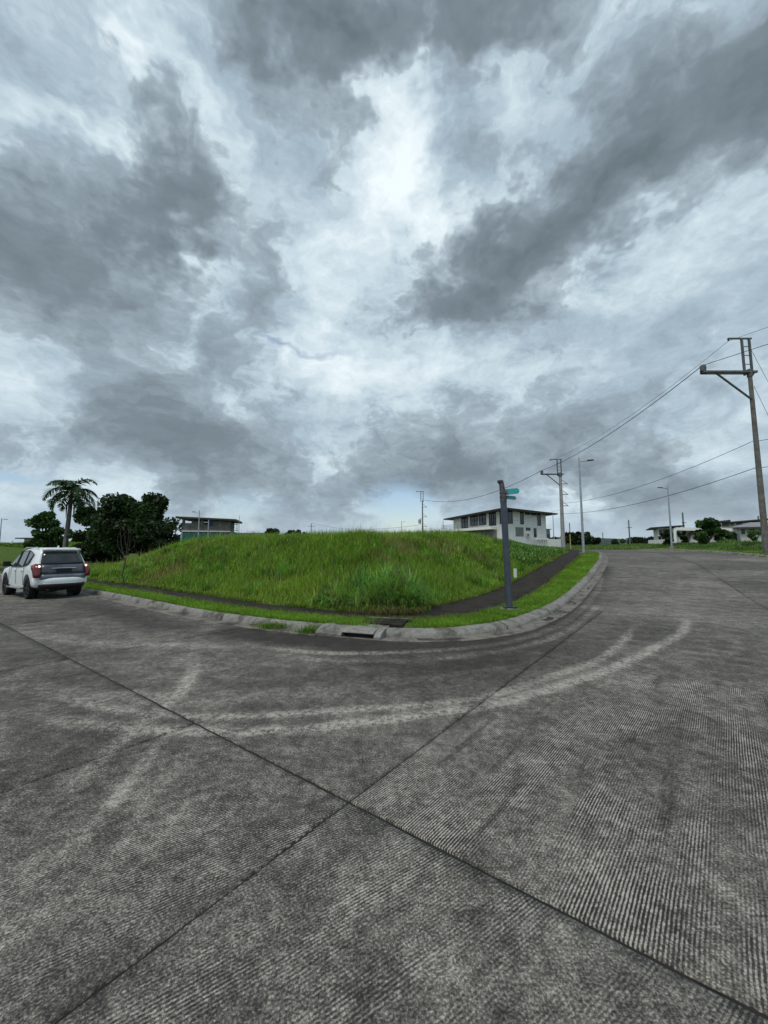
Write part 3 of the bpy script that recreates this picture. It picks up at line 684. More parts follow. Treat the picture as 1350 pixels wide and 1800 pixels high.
mstk = blades(sx_, sy_, grid_at(ZT, sx_, sy_), rng.uniform(.5, .95, ns), np.clip(.010 * np.hypot(sx_, sy_) / 10, .009, .022), rng.uniform(0, 6.283, ns), np.abs(rng.normal(.35, .25, ns)), jitter_col(ns, (.27, .23, .12), .3, .1), 3)
grass_obj('mound_grass', [mg, mt, mw, mstk], 'bright green uncut grass covering the raised corner lot', 'grass')
# clump of tall reedy grass at the foot of the mound
m_ = 300; cu, cv = rng.uniform(0, 1, m_), rng.normal(0, .5, m_)
spots = [(-1.15, 10.5, .60), (-.55, 10.15, .85), (-.05, 10.5, 1.05), (.45, 10.1, .9), (.85, 10.6, 1.0), (1.25, 10.2, .7), (1.55, 10.9, .65), (-.7, 11.3, .75), (.5, 11.5, .7), (-1.6, 11.2, .5)]
sk_ = rng.integers(0, len(spots), m_); cx = np.array([spots[i][0] for i in sk_]) + rng.normal(0, .20, m_); cy = np.array([spots[i][1] for i in sk_]) + rng.normal(0, .26, m_); ch_ = np.array([spots[i][2] for i in sk_])
dd = grid_at(DDg, cx, cy); k = dd > .12; cx, cy, dd, ch_ = cx[k], cy[k], dd[k], ch_[k]; m_ = len(cx); q_ = 20
tx = np.repeat(cx, q_) + rng.normal(0, .06, m_ * q_); ty = np.repeat(cy, q_) + rng.normal(0, .06, m_ * q_); n = len(tx)
hl = np.repeat(ch_ * rng.uniform(.65, 1.2, m_) * (.70 + .30 * sm(dd / .7)), q_) * rng.uniform(.55, 1.08, n)
rc = np.repeat(jitter_col(m_, (.140, .285, .055), .42, .16), q_, axis=0) * np.exp(rng.normal(0, .2, (n, 1)))
dr2 = rng.random(n) < .05; rc[dr2] = jitter_col(int(dr2.sum()), (.30, .26, .13), .2, .1)
rd1 = blades(tx, ty, grid_at(ZT, tx, ty), hl, rng.uniform(.014, .030, n), rng.uniform(0, 6.283, n), np.abs(rng.normal(1.05, .5, n)), rc, 5)
n = 520; tx = rng.uniform(-1.3, 1.6, n); ty = 9.52 + rng.gamma(1.3, .12, n) - .0 * tx; k = grid_at(DDg, tx, ty) > -.25; tx, ty = tx[k], ty[k]; n = len(tx)
rd2 = blades(tx, ty, np.maximum(grid_at(ZT, tx, ty), .15), rng.uniform(.2, .5, n), rng.uniform(.008, .02, n), rng.uniform(3.6, 5.8, n), np.abs(rng.normal(1.4, .3, n)), jitter_col(n, (.22, .19, .09), .3, .1), 3)
grass_obj('reed_clump', [rd1, rd2], 'tall blue-green reedy grass clump at the foot of the mound', 'tall grass')
# mown verge
def offs_pts(L_, N_, S_, n, slo, shi, o0, o1, dens=None):
    s = rng.uniform(slo, shi, n); i = np.clip(np.searchsorted(S_, s), 0, len(L_) - 1); f = rng.random(n)
    a = o0[i] if hasattr(o0, '__len__') else o0; b = o1[i] if hasattr(o1, '__len__') else o1
    o = a + (b - a) * f; p = L_[i] + N_[i] * o[:, None] + (rng.random((n, 1)) - .5) * np.stack([N_[i][:, 1], -N_[i][:, 0]], 1) * .25
    return p[:, 0], p[:, 1], f, s
x1, y1, f1, s1 = offs_pts(G, GN, GS, 230000, -26, 34, KW - .03, PO + .03)
keep = rng.random(len(x1)) < np.clip((10 / np.hypot(x1, y1)) ** 1.3, .12, 1); hole = (s1 > -1.35) & (s1 < -.28) 
keep &= ~hole; x1, y1, f1 = x1[keep], y1[keep], f1[keep]; n = len(x1); u_, _ = UV(x1, y1); rr = np.hypot(x1, y1)
ptv = vnoise(x1, y1, .7, 41)[:, None]; c1 = jitter_col(n, (.155, .290, .026), .30, .12) * (1 + .5 * ptv)
lv = blades(x1, y1, prof(u_) + .135, rng.uniform(.05, .13, n), np.clip(.009 * rr / 9, .008, .025), rng.uniform(0, 6.283, n), np.abs(rng.normal(.7, .35, n)), c1, 2)
# tufts creeping over kerb and gutter by the drain
tx = np.concatenate([rng.normal(a, .16, 260) for a in (-2.55, -2.35, -1.55, -1.45)]); ty = np.concatenate([rng.normal(b, .06, 260) for b in (8.62, 8.66, 8.16, 8.30)]); n = len(tx)
lt = blades(tx, ty, np.full(n, .02) + .08 * rng.random(n), rng.uniform(.05, .13, n), np.full(n, .009), rng.uniform(0, 6.283, n), np.abs(rng.normal(.9, .3, n)), jitter_col(n, (.11, .21, .02), .25, .1), 2)
# ragged runners leaning over both edges of the footpath
xa, ya, _, _ = offs_pts(G, GN, GS, 12000, -24, 34, PO - .05, PO + .07); xb, yb, _, _ = offs_pts(G, GN, GS, 20000, -24, 34, PI_ - .03, PI_ + .16)
tx = np.concatenate([xa, xb]); ty = np.concatenate([ya, yb]); kk = vnoise(tx, ty, .5, 47) > -.1; tx, ty = tx[kk], ty[kk]; n = len(tx); u_, _ = UV(tx, ty)
le = blades(tx, ty, prof(u_) + .14, rng.uniform(.06, .20, n), np.clip(.009 * np.hypot(tx, ty) / 9, .008, .025), rng.uniform(0, 6.283, n), np.abs(rng.normal(1.0, .35, n)), jitter_col(n, (.13, .20, .025), .28, .12), 2)
grass_obj('verge_grass', [lv, lt, le], 'short bright green lawn on the strip between kerb and footpath', 'grass')
# rough bank across the right-hand street
x1, y1, f1, s1 = offs_pts(RKf, RN, RS, 150000, 12, 95, -.55, -9.0); n = len(x1); z1 = grid_at(ZT, x1, y1)
hh = .09 + .72 * sm((f1 - .18) / .22) * np.clip(.45 + 1.5 * vnoise(x1, y1, 2.4, 51) + .5 * vnoise(x1, y1, .8, 52), .10, 1.2)
c1 = np.where((f1 < .22)[:, None], jitter_col(n, (.17, .25, .045), .3, .12), jitter_col(n, (.095, .175, .042), .45, .16))
c1 = c1 * (1 + .8 * vnoise(x1, y1, 1.6, 53)[:, None])
rb1 = blades(x1, y1, z1 + hh * rng.random(n) * .45, hh * rng.uniform(.3, .7, n), rng.uniform(.02, .055, n), rng.uniform(0, 6.283, n), np.abs(rng.normal(.9, .45, n)), c1, 2)
grass_obj('bank_weeds', [rb1], 'rough dark green weeds on the bank across the right-hand street', 'weeds')
# field edge at the head of the street, the open grass far left, ground cover on the island
def patch_blades(n, pts, w, h, wd, base):
    P = np.array(pts); a = rng.random(n); b = rng.random(n); x = (P[0,0]*(1-a)+P[1,0]*a)*(1-b)+(P[3,0]*(1-a)+P[2,0]*a)*b; y = (P[0,1]*(1-a)+P[1,1]*a)*(1-b)+(P[3,1]*(1-a)+P[2,1]*a)*b
    zz = grid_at(ZT, x, y) if w is None else np.full(n, w)
    return blades(x, y, zz + rng.random(n) * h * .4, h * rng.uniform(.5, 1., n), wd * np.exp(rng.normal(0, .2, n)), rng.uniform(0, 6.283, n), np.abs(rng.normal(.8, .4, n)), jitter_col(n, base, .3, .1) * (1 + .7 * vnoise(x, y, 6, 61)[:, None]), 2)
grass_obj('street_head_weeds', [patch_blades(60000, [(31,64),(70,62),(80,100),(28,100)], None, .55, .06, (.11, .19, .045))], 'mixed weeds in the field where the right-hand street bends away', 'weeds')
grass_obj('far_meadow_grass', [patch_blades(50000, [(-78,58),(-44,58),(-70,100),(-120,100)], None, .45, .09, (.12, .20, .03))], 'open grass slope beyond the cross street', 'grass')
cpt = [(p.x, p.y) for p in ip]
grass_obj('island_ground_cover', [patch_blades(5000, cpt, .13, .32, .07, (.16, .19, .025))], 'yellow-green ground cover on the traffic island', 'plants')

# ------------------------------------------------------------------ trees and palms
def leaf_cards(cent, rad, n, size, base, parent, name='crown', squash=.8, dv=.35):
    cent = np.array(cent); k = rng.integers(0, len(cent), n); r = np.array(rad)[k]
    d = rng.normal(0, 1, (n, 3)); d /= np.linalg.norm(d, axis=1)[:, None]; rr_ = r * (rng.random(n) ** .45)
    p = cent[k] + d * rr_[:, None] * np.array([1, 1, squash])
    a = rng.normal(0, 1, (n, 3)); a /= np.linalg.norm(a, axis=1)[:, None]; b = np.cross(a, rng.normal(0, 1, (n, 3))); b /= np.linalg.norm(b, axis=1)[:, None]
    s = size * np.exp(rng.normal(0, .3, n))[:, None]
    V = np.stack([p - a * s, p + b * s * .55, p + a * s, p - b * s * .55], 1).reshape(-1, 3)
    kc = np.exp(rng.normal(0, .22, len(cent)))[k][:, None]
    c = jitter_col(n, base, dv, .10) * kc
    o = np_mesh(name, V, np.arange(4 * n).reshape(n, 4), np.zeros((0, 3)), MT['leaf'], np.repeat(c, 4, axis=0)); o.parent = parent
    return o
def tree(name, px, Y, top_py, halfw_px, label, base=(.032, .062, .018), nl=9000, size=.22, low=.35, group=None, trunks=1, seed=1, x=None, lobes=26, cat='tree', flat=1.0):
    r = random.Random(seed); X = (px - 675) / FPX * Y; z0 = gz(X, Y); H = at(px, top_py, Y).z - z0; wr = halfw_px / FPX * Y
    root = empty(name, (X, Y, z0), 0, label, cat, group); cents = []; rads = []
    for i in range(lobes):
        a = r.uniform(0, 6.283); q = math.sqrt(r.random()); f = r.random()
        zc = H * (low + (1 - low) * (.10 + .78 * f)); prof_ = math.sin(math.pi * min(1, .25 + .70 * (1 - f) ** .8)) if flat == 1.0 else (1 - .55 * f)
        rad = wr * (r.uniform(.13, .27) if lobes > 28 else r.uniform(.20, .36)); q *= r.uniform(.8, 1.22)
        cents.append((math.cos(a) * q * (wr - rad) * prof_ * 1.05, math.sin(a) * q * (wr - rad) * prof_, min(zc, H - rad * .8))); rads.append(rad)
    tk = MB(); tips = []
    for j in range(trunks):
        b0 = Vector((r.uniform(-.5, .5) * (trunks > 1) * wr * .4, 0, -.1)); fork = Vector((b0.x * 1.3 + r.uniform(-.3, .3), r.uniform(-.2, .2), H * max(low, .16) * 1.05))
        tk.tube([b0, (b0 + fork) / 2 + Vector((r.uniform(-.1, .1), 0, 0)), fork], [.035 * H * .55 + .03, .028 * H * .5 + .02, .022 * H * .5 + .02], 8); tips.append(fork)
    for c in sorted(range(len(cents)), key=lambda q_: r.random())[:12]:
        f = tips[c % len(tips)]; e = Vector(cents[c]); mid = (f + e) / 2 + Vector((0, 0, -.06 * H)); tk.tube([f, mid, e], [.012 * H + .01, .008 * H + .008, .012], 6)
    tk.build('trunk', MT['bark'], root, True)
    leaf_cards(cents, rads, nl, size, base, root)
    return root
tree('broad_tree', 236, 41, 866, 90, 'broad dark spreading tree, the biggest behind the white vehicle', (.026, .050, .016), 26000, .17, .12, None, 2, 3, lobes=62, flat=.5)
tree('broad_tree', 165, 46, 886, 48, 'dark leafy tree between the palm and the biggest tree', (.030, .056, .016), 12000, .17, .10, None, 2, 5, lobes=36, flat=.5)
tree('small_leafy_tree', 84, 50, 895, 40, 'small mid-green tree to the other side of the palm trunk', (.045, .095, .028), 12000, .17, .12, None, 2, 8, lobes=36, flat=.5)
tree('low_shrub', 150, 50, 957, 30, 'low dark shrub under the trees behind the white vehicle', (.03, .05, .018), 2600, .2, .05, None, 1, 9, cat='shrub')
tree('broad_tree', 196, 44, 879, 44, 'dark leafy tree merging into the biggest tree on the palm side', (.028, .053, .016), 11000, .17, .10, None, 1, 15, lobes=34, flat=.5)
tree('low_shrub', 185, 42, 950, 42, 'wide dark undergrowth below the biggest tree', (.026, .046, .016), 5000, .16, .03, None, 1, 16, lobes=24, cat='shrub', flat=.5)
def sapling():
    X, Y = (222 - 675) / FPX * 17.3, 17.3; z0 = gz(X, Y); root = empty('bare_sapling', (X, Y, z0), 0, 'thin bare sapling growing on the grass slope', 'sapling'); r = random.Random(4)
    m = MB(); m.tube([(0, 0, -.1), (.03, 0, .35), (-.06, 0, .6), (.02, 0, 1.0), (.05, 0, 1.35)], [.035, .03, .028, .026, .022], 7); m.build('trunk', MT['bark'], root, True)
    for (ax, h0, h1, w) in ((-.22, 1.2, 2.75, .018), (.30, 1.3, 2.6, .016), (-.42, 1.5, 2.3, .011), (.12, 1.6, 2.85, .012), (.5, 1.7, 2.2, .009), (-.1, 1.9, 2.6, .009)):
        m = MB(); p0 = Vector((.04 + ax * .25, r.uniform(-.05, .05), h0)) if h0 > 1.3 else Vector((.04, 0, h0)); p1 = Vector((ax, r.uniform(-.2, .2), h1)); mid = (p0 + p1) / 2 + Vector((ax * .25, 0, -.05)); m.tube([p0, mid, p1], [w, w * .75, w * .35], 6)
        for s_ in range(3):
            q = mid.lerp(p1, r.random()); m.tube([q, q + Vector((r.uniform(-.2, .2), r.uniform(-.1, .1), r.uniform(.1, .32)))], [w * .45, w * .2], 5)
        m.build('branch', MT['bark'], root, True)
sapling()
def palm(px, Y, cy_px, label):
    X = (px - 675) / FPX * Y; z0 = gz(X, Y); H = at(px, cy_px, Y).z - z0; r = random.Random(12)
    root = empty('palm_tree', (X, Y, z0), 0, label, 'palm')
    m = MB(); m.tube([(-.25, 0, -.1), (-.2, 0, H*.25), (-.1, 0, H*.5), (0, 0, H*.76)], [.30, .25, .23, .20], 12); m.build('trunk', MT['palmbark'], root, True)
    m = MB(); m.tube([(0, 0, H*.75), (.01, 0, H*.86), (.02, 0, H)], [.20, .21, .10], 12); m.build('crownshaft', MT['bark'], root, True)
    for i in range(18):
        a = i * 2.399 + r.uniform(-.2, .2); el = R(r.choice([70, 45, 20, 5, -15])) if i else R(80); Lf = r.uniform(3.5, 4.4); d = Vector((math.cos(a), math.sin(a), 0)); p = Vector((.02, 0, H * .99)); pts = [p.copy()]; e = el
        for k_ in range(12):
            p = p + (d * math.cos(e) + Vector((0, 0, math.sin(e)))) * Lf / 12; e -= R(8.5 + 3 * (el > 0)); pts.append(p.copy())
        V, F, C = [], [], []; side = d.cross(Vector((0, 0, 1)))
        rc_ = MB(); rc_.tube(pts, [.035 * (1 - .9 * j / 12) for j in range(13)], 5); V = [Vector(v) for v in rc_.v]; F = list(rc_.f)
        for j in range(46):
            t_ = .10 + .88 * j / 45; q = t_ * 12; i_ = min(int(q), 11); c = pts[i_].lerp(pts[i_+1], q - i_); tg = (pts[i_+1] - pts[i_]).normalized(); ll = .85 * math.sin(math.pi * (.18 + .78 * t_)) + .12
            for sg in (-1, 1):
                dr_ = (side * sg * r.uniform(.6, 1.) + tg * .55 + Vector((0, 0, r.uniform(-.75, .25)))).normalized(); tip = c + dr_ * ll + Vector((0, 0, -.18 * ll)); w_ = tg * .05; n_ = len(V)
                V += [c - w_, c + w_, (c + tip) / 2 + w_ * 1.1, (c + tip) / 2 - w_ * 1.1, tip]; F += [(n_, n_+1, n_+2, n_+3), (n_+3, n_+2, n_+4)]
        me = bpy.data.meshes.new('frond'); me.from_pydata([tuple(v) for v in V], [], F); cc = jitter_col(1, (.032, .075, .020), .3, .08)[0]
        at_ = me.color_attributes.new('col', 'FLOAT_COLOR', 'POINT'); at_.data.foreach_set('color', np.tile(np.array([*cc, 1], np.float32), len(V)))
        link('frond', me, MT['leaf'], root)
    for i in range(3):
        m = MB(); a = i * 2.1; d = Vector((math.cos(a), math.sin(a) * .5, 0)); m.tube([Vector((0, 0, H*.9)) + d*.12, Vector((0, 0, H*.80)) + d*.5, Vector((0, 0, H*.62)) + d*.45], [.05, .10, .02], 6); m.build('dead_frond', MT['bark'], root, True)
palm(120, 45, 864, 'tall palm with drooping fronds behind the white vehicle')
GT = 'far tree line'
tree('leafy_bush_tree', 1243, 60, 909, 30, 'rounded leafy green tree in front of the white buildings', (.050, .105, .026), 9000, .20, .06, None, 1, 21, lobes=34, flat=.5)
tree('leafy_bush_tree', 1272, 61, 928, 17, 'low dark bush beside the rounded leafy tree', (.034, .070, .020), 3500, .18, .05, None, 1, 22, lobes=16, flat=.5, cat='bush')
tree('young_tree', 1325, 55, 928, 12, 'thin young tree before the grey-roofed house', (.06, .12, .03), 900, .16, .25, None, 1, 23, lobes=12)
tree('drooping_bush', 1172, 64, 931, 13, 'dark drooping bush beside the street lamp before the white buildings', (.022, .040, .016), 3000, .18, .05, None, 1, 24, lobes=16, cat='bush')
tree('drooping_bush', 1203, 63, 932, 9, 'dark feathery bush against the white curved wall', (.022, .040, .016), 2000, .18, .05, None, 1, 25, lobes=12, cat='bush')
tree('far_tree', 1014, 105, 935, 30, 'dark far tree beyond the concrete utility pole, the larger of a pair', (.022, .040, .016), 6500, .34, .05, GT, 1, 31, lobes=34)
tree('far_tree', 1040, 100, 942, 14, 'dark far tree beyond the street lamp, the smaller of a pair', (.026, .048, .018), 2500, .3, .05, GT, 1, 32, lobes=16)
tree('far_tree', 978, 110, 944, 14, 'dark far tree behind the white garden wall', (.022, .040, .016), 2200, .34, .05, GT, 1, 33, lobes=14)
tree('far_tree', 1085, 110, 948, 13, 'pale green low far tree at the head of the street', (.06, .10, .03), 2000, .3, .05, GT, 1, 34, lobes=14)
tree('far_tree', 1125, 140, 944, 30, 'wide flat dark far tree at the head of the street', (.022, .036, .018), 4000, .4, .1, GT, 1, 35, lobes=24)
tree('far_tree', 478, 130, 928, 19, 'rounded dark far tree beyond the mound crest', (.018, .030, .014), 3500, .4, .05, GT, 1, 36, lobes=20)
tree('far_tree', 518, 130, 932, 20, 'lower dark far tree next to the thin crossarm pole beyond the crest', (.018, .030, .014), 3000, .4, .05, GT, 1, 37, lobes=20)
tree('far_tree', 785, 110, 930, 7, 'small dark far tree by the balcony end of the white house', (.03, .05, .02), 800, .3, .05, GT, 1, 38, lobes=8)
hm = MB(); 
for (hx, hy, hw, hh_) in ((900, 1900, 500, 62), (1500, 2000, 600, 50), (-300, 2300, 900, 40), (-1500, 2100, 700, 45)):
    ring = [(hx + hw * math.cos(a), hy + hw * .4 * math.sin(a), 0) for a in np.linspace(0, 2 * math.pi, 24, endpoint=False)]; n_ = len(hm.v); hm.v += ring
    hm.v += [(hx + (x_ - hx) * .55, hy + (y_ - hy) * .55, hh_ * (.7 + .12 * math.sin(i * 1.7))) for i, (x_, y_, _) in enumerate(ring)]; hm.v.append((hx, hy, hh_))
    for i in range(24): j = (i + 1) % 24; hm.f += [(n_ + i, n_ + j, n_ + 24 + j, n_ + 24 + i), (n_ + 24 + i, n_ + 24 + j, n_ + 48)]
o = hm.build('hills', MT['hill'], smooth=True); tag(o, 'low far hills on the horizon', 'hills', kind='structure')

# ------------------------------------------------------------------ sign post on the verge
def signpost():
    X, Y = 3.27, 10.2; z0 = .15; root = empty('street_sign_post', (X, Y, z0), 0, 'slate blue street sign post with a bent teal name plate on the verge', 'street sign')
    root.rotation_euler = (0, R(-1.6), 0)
    m = MB(); m.box((0, 0, -.02), (.34, .30, .22), .2, .86); m.box((.16, -.06, -.01), (.16, .20, .14), .5); m.box((-.17, .04, -.01), (.12, .22, .16), -.3); m.build('footing', MT['kerb'], root, bevel=.02)
    m = MB(); m.box((0, 0, .10), (.30, .26, .018), .1); m.build('base_plate', MT['frame'], root)
    m = MB(); m.tube([(0, 0, .1), (0, 0, 2.85)], .084, 20); m.build('post', MT['signpost'], root, True)
    m = MB(); m.tube([(0, 0, 2.84), (0, 0, 2.86), (0, 0, 3.06), (-.02, 0, 3.30), (-.035, 0, 3.40)], [.086, .090, .082, .066, .07], 16); m.build('post_cap', MT['posttop'], root, True)
    m = MB(); m.tube([(-.035, 0, 3.39), (-.05, 0, 3.41), (-.05, 0, 3.44)], [.07, .088, .082], 16); m.build('top_flange', MT['posttop'], root, True)
    for z in (2.99, 3.10): m = MB(); m.tube([(0, 0, z - .012), (0, 0, z + .012)], .094, 16); m.build('clamp', MT['posttop'], root, True)
    # two thin name blades with rounded outer ends, knocked askew
    for (zc, hh_, ln, yaw, tilt, mt_) in ((3.115, .078, .42, -.16, -.05, 'teal'), (2.985, .052, .36, .10, .10, 'teal_pale')):
        pl = [(.06, 0, -hh_), (ln - hh_ * .9, 0, -hh_)] + [(ln - hh_ * .9 + hh_ * .9 * math.cos(a_), 0, hh_ * math.sin(a_)) for a_ in np.linspace(-1.2, 1.2, 9)] + [(ln - hh_ * .9, 0, hh_), (.06, 0, hh_)]
        m = MB(); m.prism(pl, (0, .012, 0)); ob = m.build('name_blade', MT[mt_], root, bevel=.003); ob.location = (0, -.02, zc); ob.rotation_euler = (R(-14), tilt, yaw)
        m = MB(); m.box((.09, -.004, 0), (.05, .03, hh_ * 1.6)); cl_ = m.build('blade_clip', MT['posttop'], ob)
    m = MB(); m.box((.09, 0, 3.06), (.12, .03, .03)); m.build('bracket', MT['posttop'], root)
signpost()
mk = MB(); X, Y = (903 - 675) / FPX * 18.5, 18.5; zz = gz(X, Y); mk.box((0, 0, .15), (.13, .10, .58), .3, .9); mk.v = [(a + X, b + Y, c + zz + .04) for a, b, c in mk.v]
tag(mk.build('marker_post', MT['whitepaint'], bevel=.01), 'small white marker stub in the grass behind the sign post', 'marker')
X, Y = (22 - 675) / FPX * 62, 62; zz = gz(X, Y); mk = MB(); mk.tube([(X, Y, zz - .1), (X, Y, zz + .75), (X, Y, zz + .85)], [.2, .19, .1], 10)
tag(mk.build('white_bollard', MT['whitepaint'], smooth=True), 'short white bollard on the grass beyond the cross street', 'bollard')

# ------------------------------------------------------------------ street lamps
def street_lamp(px, Y, top_py, arm_px, label, r=.10, X=None, footing=True, group='street lamps'):
    X = (px - 675) / FPX * Y; z0 = gz(X, Y); H = at(px, top_py, Y).z - z0; a = arm_px / FPX * Y
    root = empty('street_lamp', (X, Y, z0), 0, label, 'street lamp', group)
    if footing: m = MB(); m.box((0, 0, .18), (.62, .62, .52), .4, .92); m.build('footing', MT['kerb'], root, bevel=.03)
    m = MB(); m.tube([(0, 0, .1), (0, 0, H * .5), (0, 0, H)], [r, r * .8, r * .55], 12); m.build('pole', MT['steel'], root, True)
    if a:
        s = 1 if a > 0 else -1
        m = MB(); m.tube([(0, 0, H - .42), (a * .62, 0, H - .28), (a * .66, 0, H - .27)], r * .38, 8); m.build('arm', MT['steel'], root, True)
        m = MB(); m.prism([(a * .58, -.16, H - .33), (a * 1.02, -.12, H - .30), (a * 1.02, .12, H - .30), (a * .58, .16, H - .33)], (0, 0, .10)); m.build('lamp_head', MT['lamphead'], root, bevel=.02)
    return root
street_lamp(1024, 34, 804, 25, 'tall grey street lamp on the verge by the kerb, square footing', .115)
street_lamp(1179, 55, 854, -17, 'grey street lamp on the bank before the white buildings', .13)
street_lamp(349, 62, 897, -12, 'grey street lamp standing before the unfinished house', .11, footing=False)
street_lamp(1, 92, 911, 10, 'far grey street lamp over the open grass beyond the cross street', .14, footing=False)
street_lamp(973, 76, 903, 0, 'slim grey pole without arm at the corner of the white house', .10, footing=False)
street_lamp(706, 150, 916, 7, 'very far small lamp near the far utility pole with a transformer', .16, footing=False)
def plain_pole(name, px, Y, top_py, label, cat, r, mat, group=None, cross=None):
    X = (px - 675) / FPX * Y; z0 = gz(X, Y); H = at(px, top_py, Y).z - z0
    root = empty(name, (X, Y, z0), 0, label, cat, group); m = MB(); m.tube([(0, 0, -.2), (0, 0, H)], [r, r * .75], 8); m.build('pole', mat, root, True)
    for (f, w) in (cross or []): m = MB(); m.box((0, -r, H * f), (w, .14, .16)); m.build('crossarm', MT['crossarm'], root)
    return root
plain_pole('steel_post', 366, 61, 914, 'shorter grey post beside the lamp at the unfinished house', 'post', .10, MT['steel'])
plain_pole('steel_post', 320, 61, 926, 'short pale post at the left end of the unfinished house', 'post', .10, MT['steel'])
plain_pole('thin_mast', 420, 80, 906, 'thin mast past the end of the unfinished house', 'mast', .06, MT['steel'])
plain_pole('utility_pole', 547, 180, 920, 'thin far pole with one crossarm beyond the mound crest', 'utility pole', .2, MT['polewood'], 'utility poles', [(.86, 3.4)])
plain_pole('utility_pole', 1106, 120, 914, 'far dark pole with a short crossarm at the street head', 'utility pole', .22, MT['polewood'], 'utility poles', [(.72, 1.6)])
plain_pole('utility_pole', 1202, 105, 901, 'dark pole rising behind the white curved building', 'utility pole', .24, MT['polewood'], 'utility poles', [(.70, 1.2)])
plain_pole('utility_pole', 1059, 170, 936, 'tiny far pole between the trees at the street head', 'utility pole', .2, MT['polewood'], 'utility poles')
plain_pole('utility_pole', 1335, 100, 907, 'dark pole top behind the grey-roofed house', 'utility pole', .2, MT['polewood'], 'utility poles')

# ------------------------------------------------------------------ utility poles with crossarms, and their wires
def line_pole(px, Y, top_py, ext, arm, label, mat, r, brackets=(), transformer=False):
    """ext = height of the twin steel extension, arm = length of the side arm to the left"""
    X = (px - 675) / FPX * Y; z0 = gz(X, Y); top = at(px, top_py, Y).z - z0; H = top - ext
    root = empty('utility_pole', (X, Y, z0), 0, label, 'utility pole', 'utility poles')
    m = MB(); m.tube([(0, 0, -.3), (0, 0, H * .3), (0, 0, H * .66), (0, 0, H)], [r, r * .88, r * .74, r * .62], 14); m.build('pole', mat, root, True)
    if ext > .5:
        for s in (-1, 1): m = MB(); m.box((s * .30 - .1, 0, H + ext / 2 - .2), (.13, .13, ext + .4)); m.build('top_rail', MT['crossarm'], root)
        for k_ in range(3): m = MB(); m.box((-.1, 0, H + ext * (.2 + .28 * k_)), (.48, .04, .05)); m.build('rung', MT['crossarm'], root)
        m = MB(); m.box((-.55, 0, H + ext + .04), (1.9, .12, .10)); m.build('top_arm', MT['crossarm'], root)
        m = MB(); m.tube([(-1.46, 0, H + ext - .16), (-1.46, 0, H + ext)], .06, 8); m.build('insulator', MT['frame'], root, True)
    if arm:
        m = MB(); m.box((-arm / 2 + .25, -.10, H - .14), (arm + .5, .16, .16)); m.build('crossarm', MT['crossarm'], root)
        m = MB(); m.box((-arm / 2 + .25, .16, H - .14), (arm + .5, .10, .18)); m.build('crossarm', MT['crossarm'], root)
        m = MB(); m.tube([(-r * .6, -.05, H - arm * .62), (-arm * .72, -.05, H - .22)], .075, 8); m.build('brace', MT['crossarm'], root, True)
        m = MB(); m.tube([(-arm + .08, 0, H - .05), (-arm + .12, 0, H + .22), (-arm + .1, 0, H + .42), (-arm + .1, 0, H + .48)], [.2, .22, .2, .1], 10); m.build('insulator', MT['crossarm'], root, True)
        m = MB(); m.tube([(0, 0, H - .5), (0, 0, H + .1)], r * .86, 12); m.build('collar', MT['crossarm'], root, True)
    for h in brackets:
        m = MB(); m.box((.55, 0, H * h), (1.1, .09, .10)); m.build('side_bracket', MT['crossarm'], root)
        m = MB(); m.tube([(.1, 0, H * h + .75), (1.0, 0, H * h + .05)], .035, 6); m.build('bracket_stay', MT['crossarm'], root, True)
    if transformer:
        m = MB(); m.tube([(-.7, 0, H * .52), (-.7, 0, H * .60), (-.7, 0, H * .61)], [.36, .36, .2], 12); m.build('transformer', MT['steel'], root, True)
        m = MB(); m.box((-.35, 0, H * .62), (.7, .1, .1)); m.build('transformer_bracket', MT['crossarm'], root)
    return Vector((X, Y, z0)), H, top
b1, H1, T1 = line_pole(1344, 29.5, 596, 2.65, 3.8, 'tall weathered pole with long braced side arm on the bank', MT['polewood'], .22)
b2, H2, T2 = line_pole(989, 60, 808, 2.2, 3.0, 'concrete pole with stepped side brackets beside the white house', MT['poleconc'], .33, (.86, .72, .57))
b3, H3, T3 = line_pole(743, 94, 864, 2.2, 0, 'far utility pole with a transformer beyond the mound crest', MT['polewood'], .2, (.86, .66, .46), True)
def wire(a, b, sag, label, r=.022, n=24):
    a = Vector(a); b = Vector(b); r *= .8; m = MB(); m.tube([a.lerp(b, i / n) - Vector((0, 0, sag * 4 * (i / n) * (1 - i / n))) for i in range(n + 1)], r, 5)
    o = m.build('overhead_wire', MT['wire'], None, True); return tag(o, label, 'wire', 'overhead wires')
A1 = b1 + Vector((-3.7, 0, H1 + .44)); A2 = b2 + Vector((-2.9, 0, H2 + .44)); off = Vector((26, -36, 2.5))
wire(A1, A2, .9, 'thick wire from the bank pole arm to the concrete pole arm', .040); wire(A1, A1 + off, .4, 'thick wire leaving the bank pole arm out over the road', .030)
t1 = b1 + Vector((-1.46, 0, T1 - .16)); t2 = b2 + Vector((-1.46, 0, T2 - .16))
wire(t1, t2, 1.0, 'thin top wire from the bank pole to the concrete pole', .018); wire(t1, t1 + off, .4, 'thin top wire leaving the bank pole out over the road', .018)
def on_pole(b, h): return b + Vector((-.2, 0, h))
z_a = at(1324, 775, 29.5).z - b1.z; z_b = at(1332, 822, 29.5).z - b1.z
wire(on_pole(b1, z_a), on_pole(b2, at(987, 885, 60).z - b2.z), 1.0, 'upper of two low wires between bank pole and concrete pole', .026)
wire(on_pole(b1, z_b), on_pole(b2, at(987, 903, 60).z - b2.z), .9, 'lower of two low wires between bank pole and concrete pole', .030)
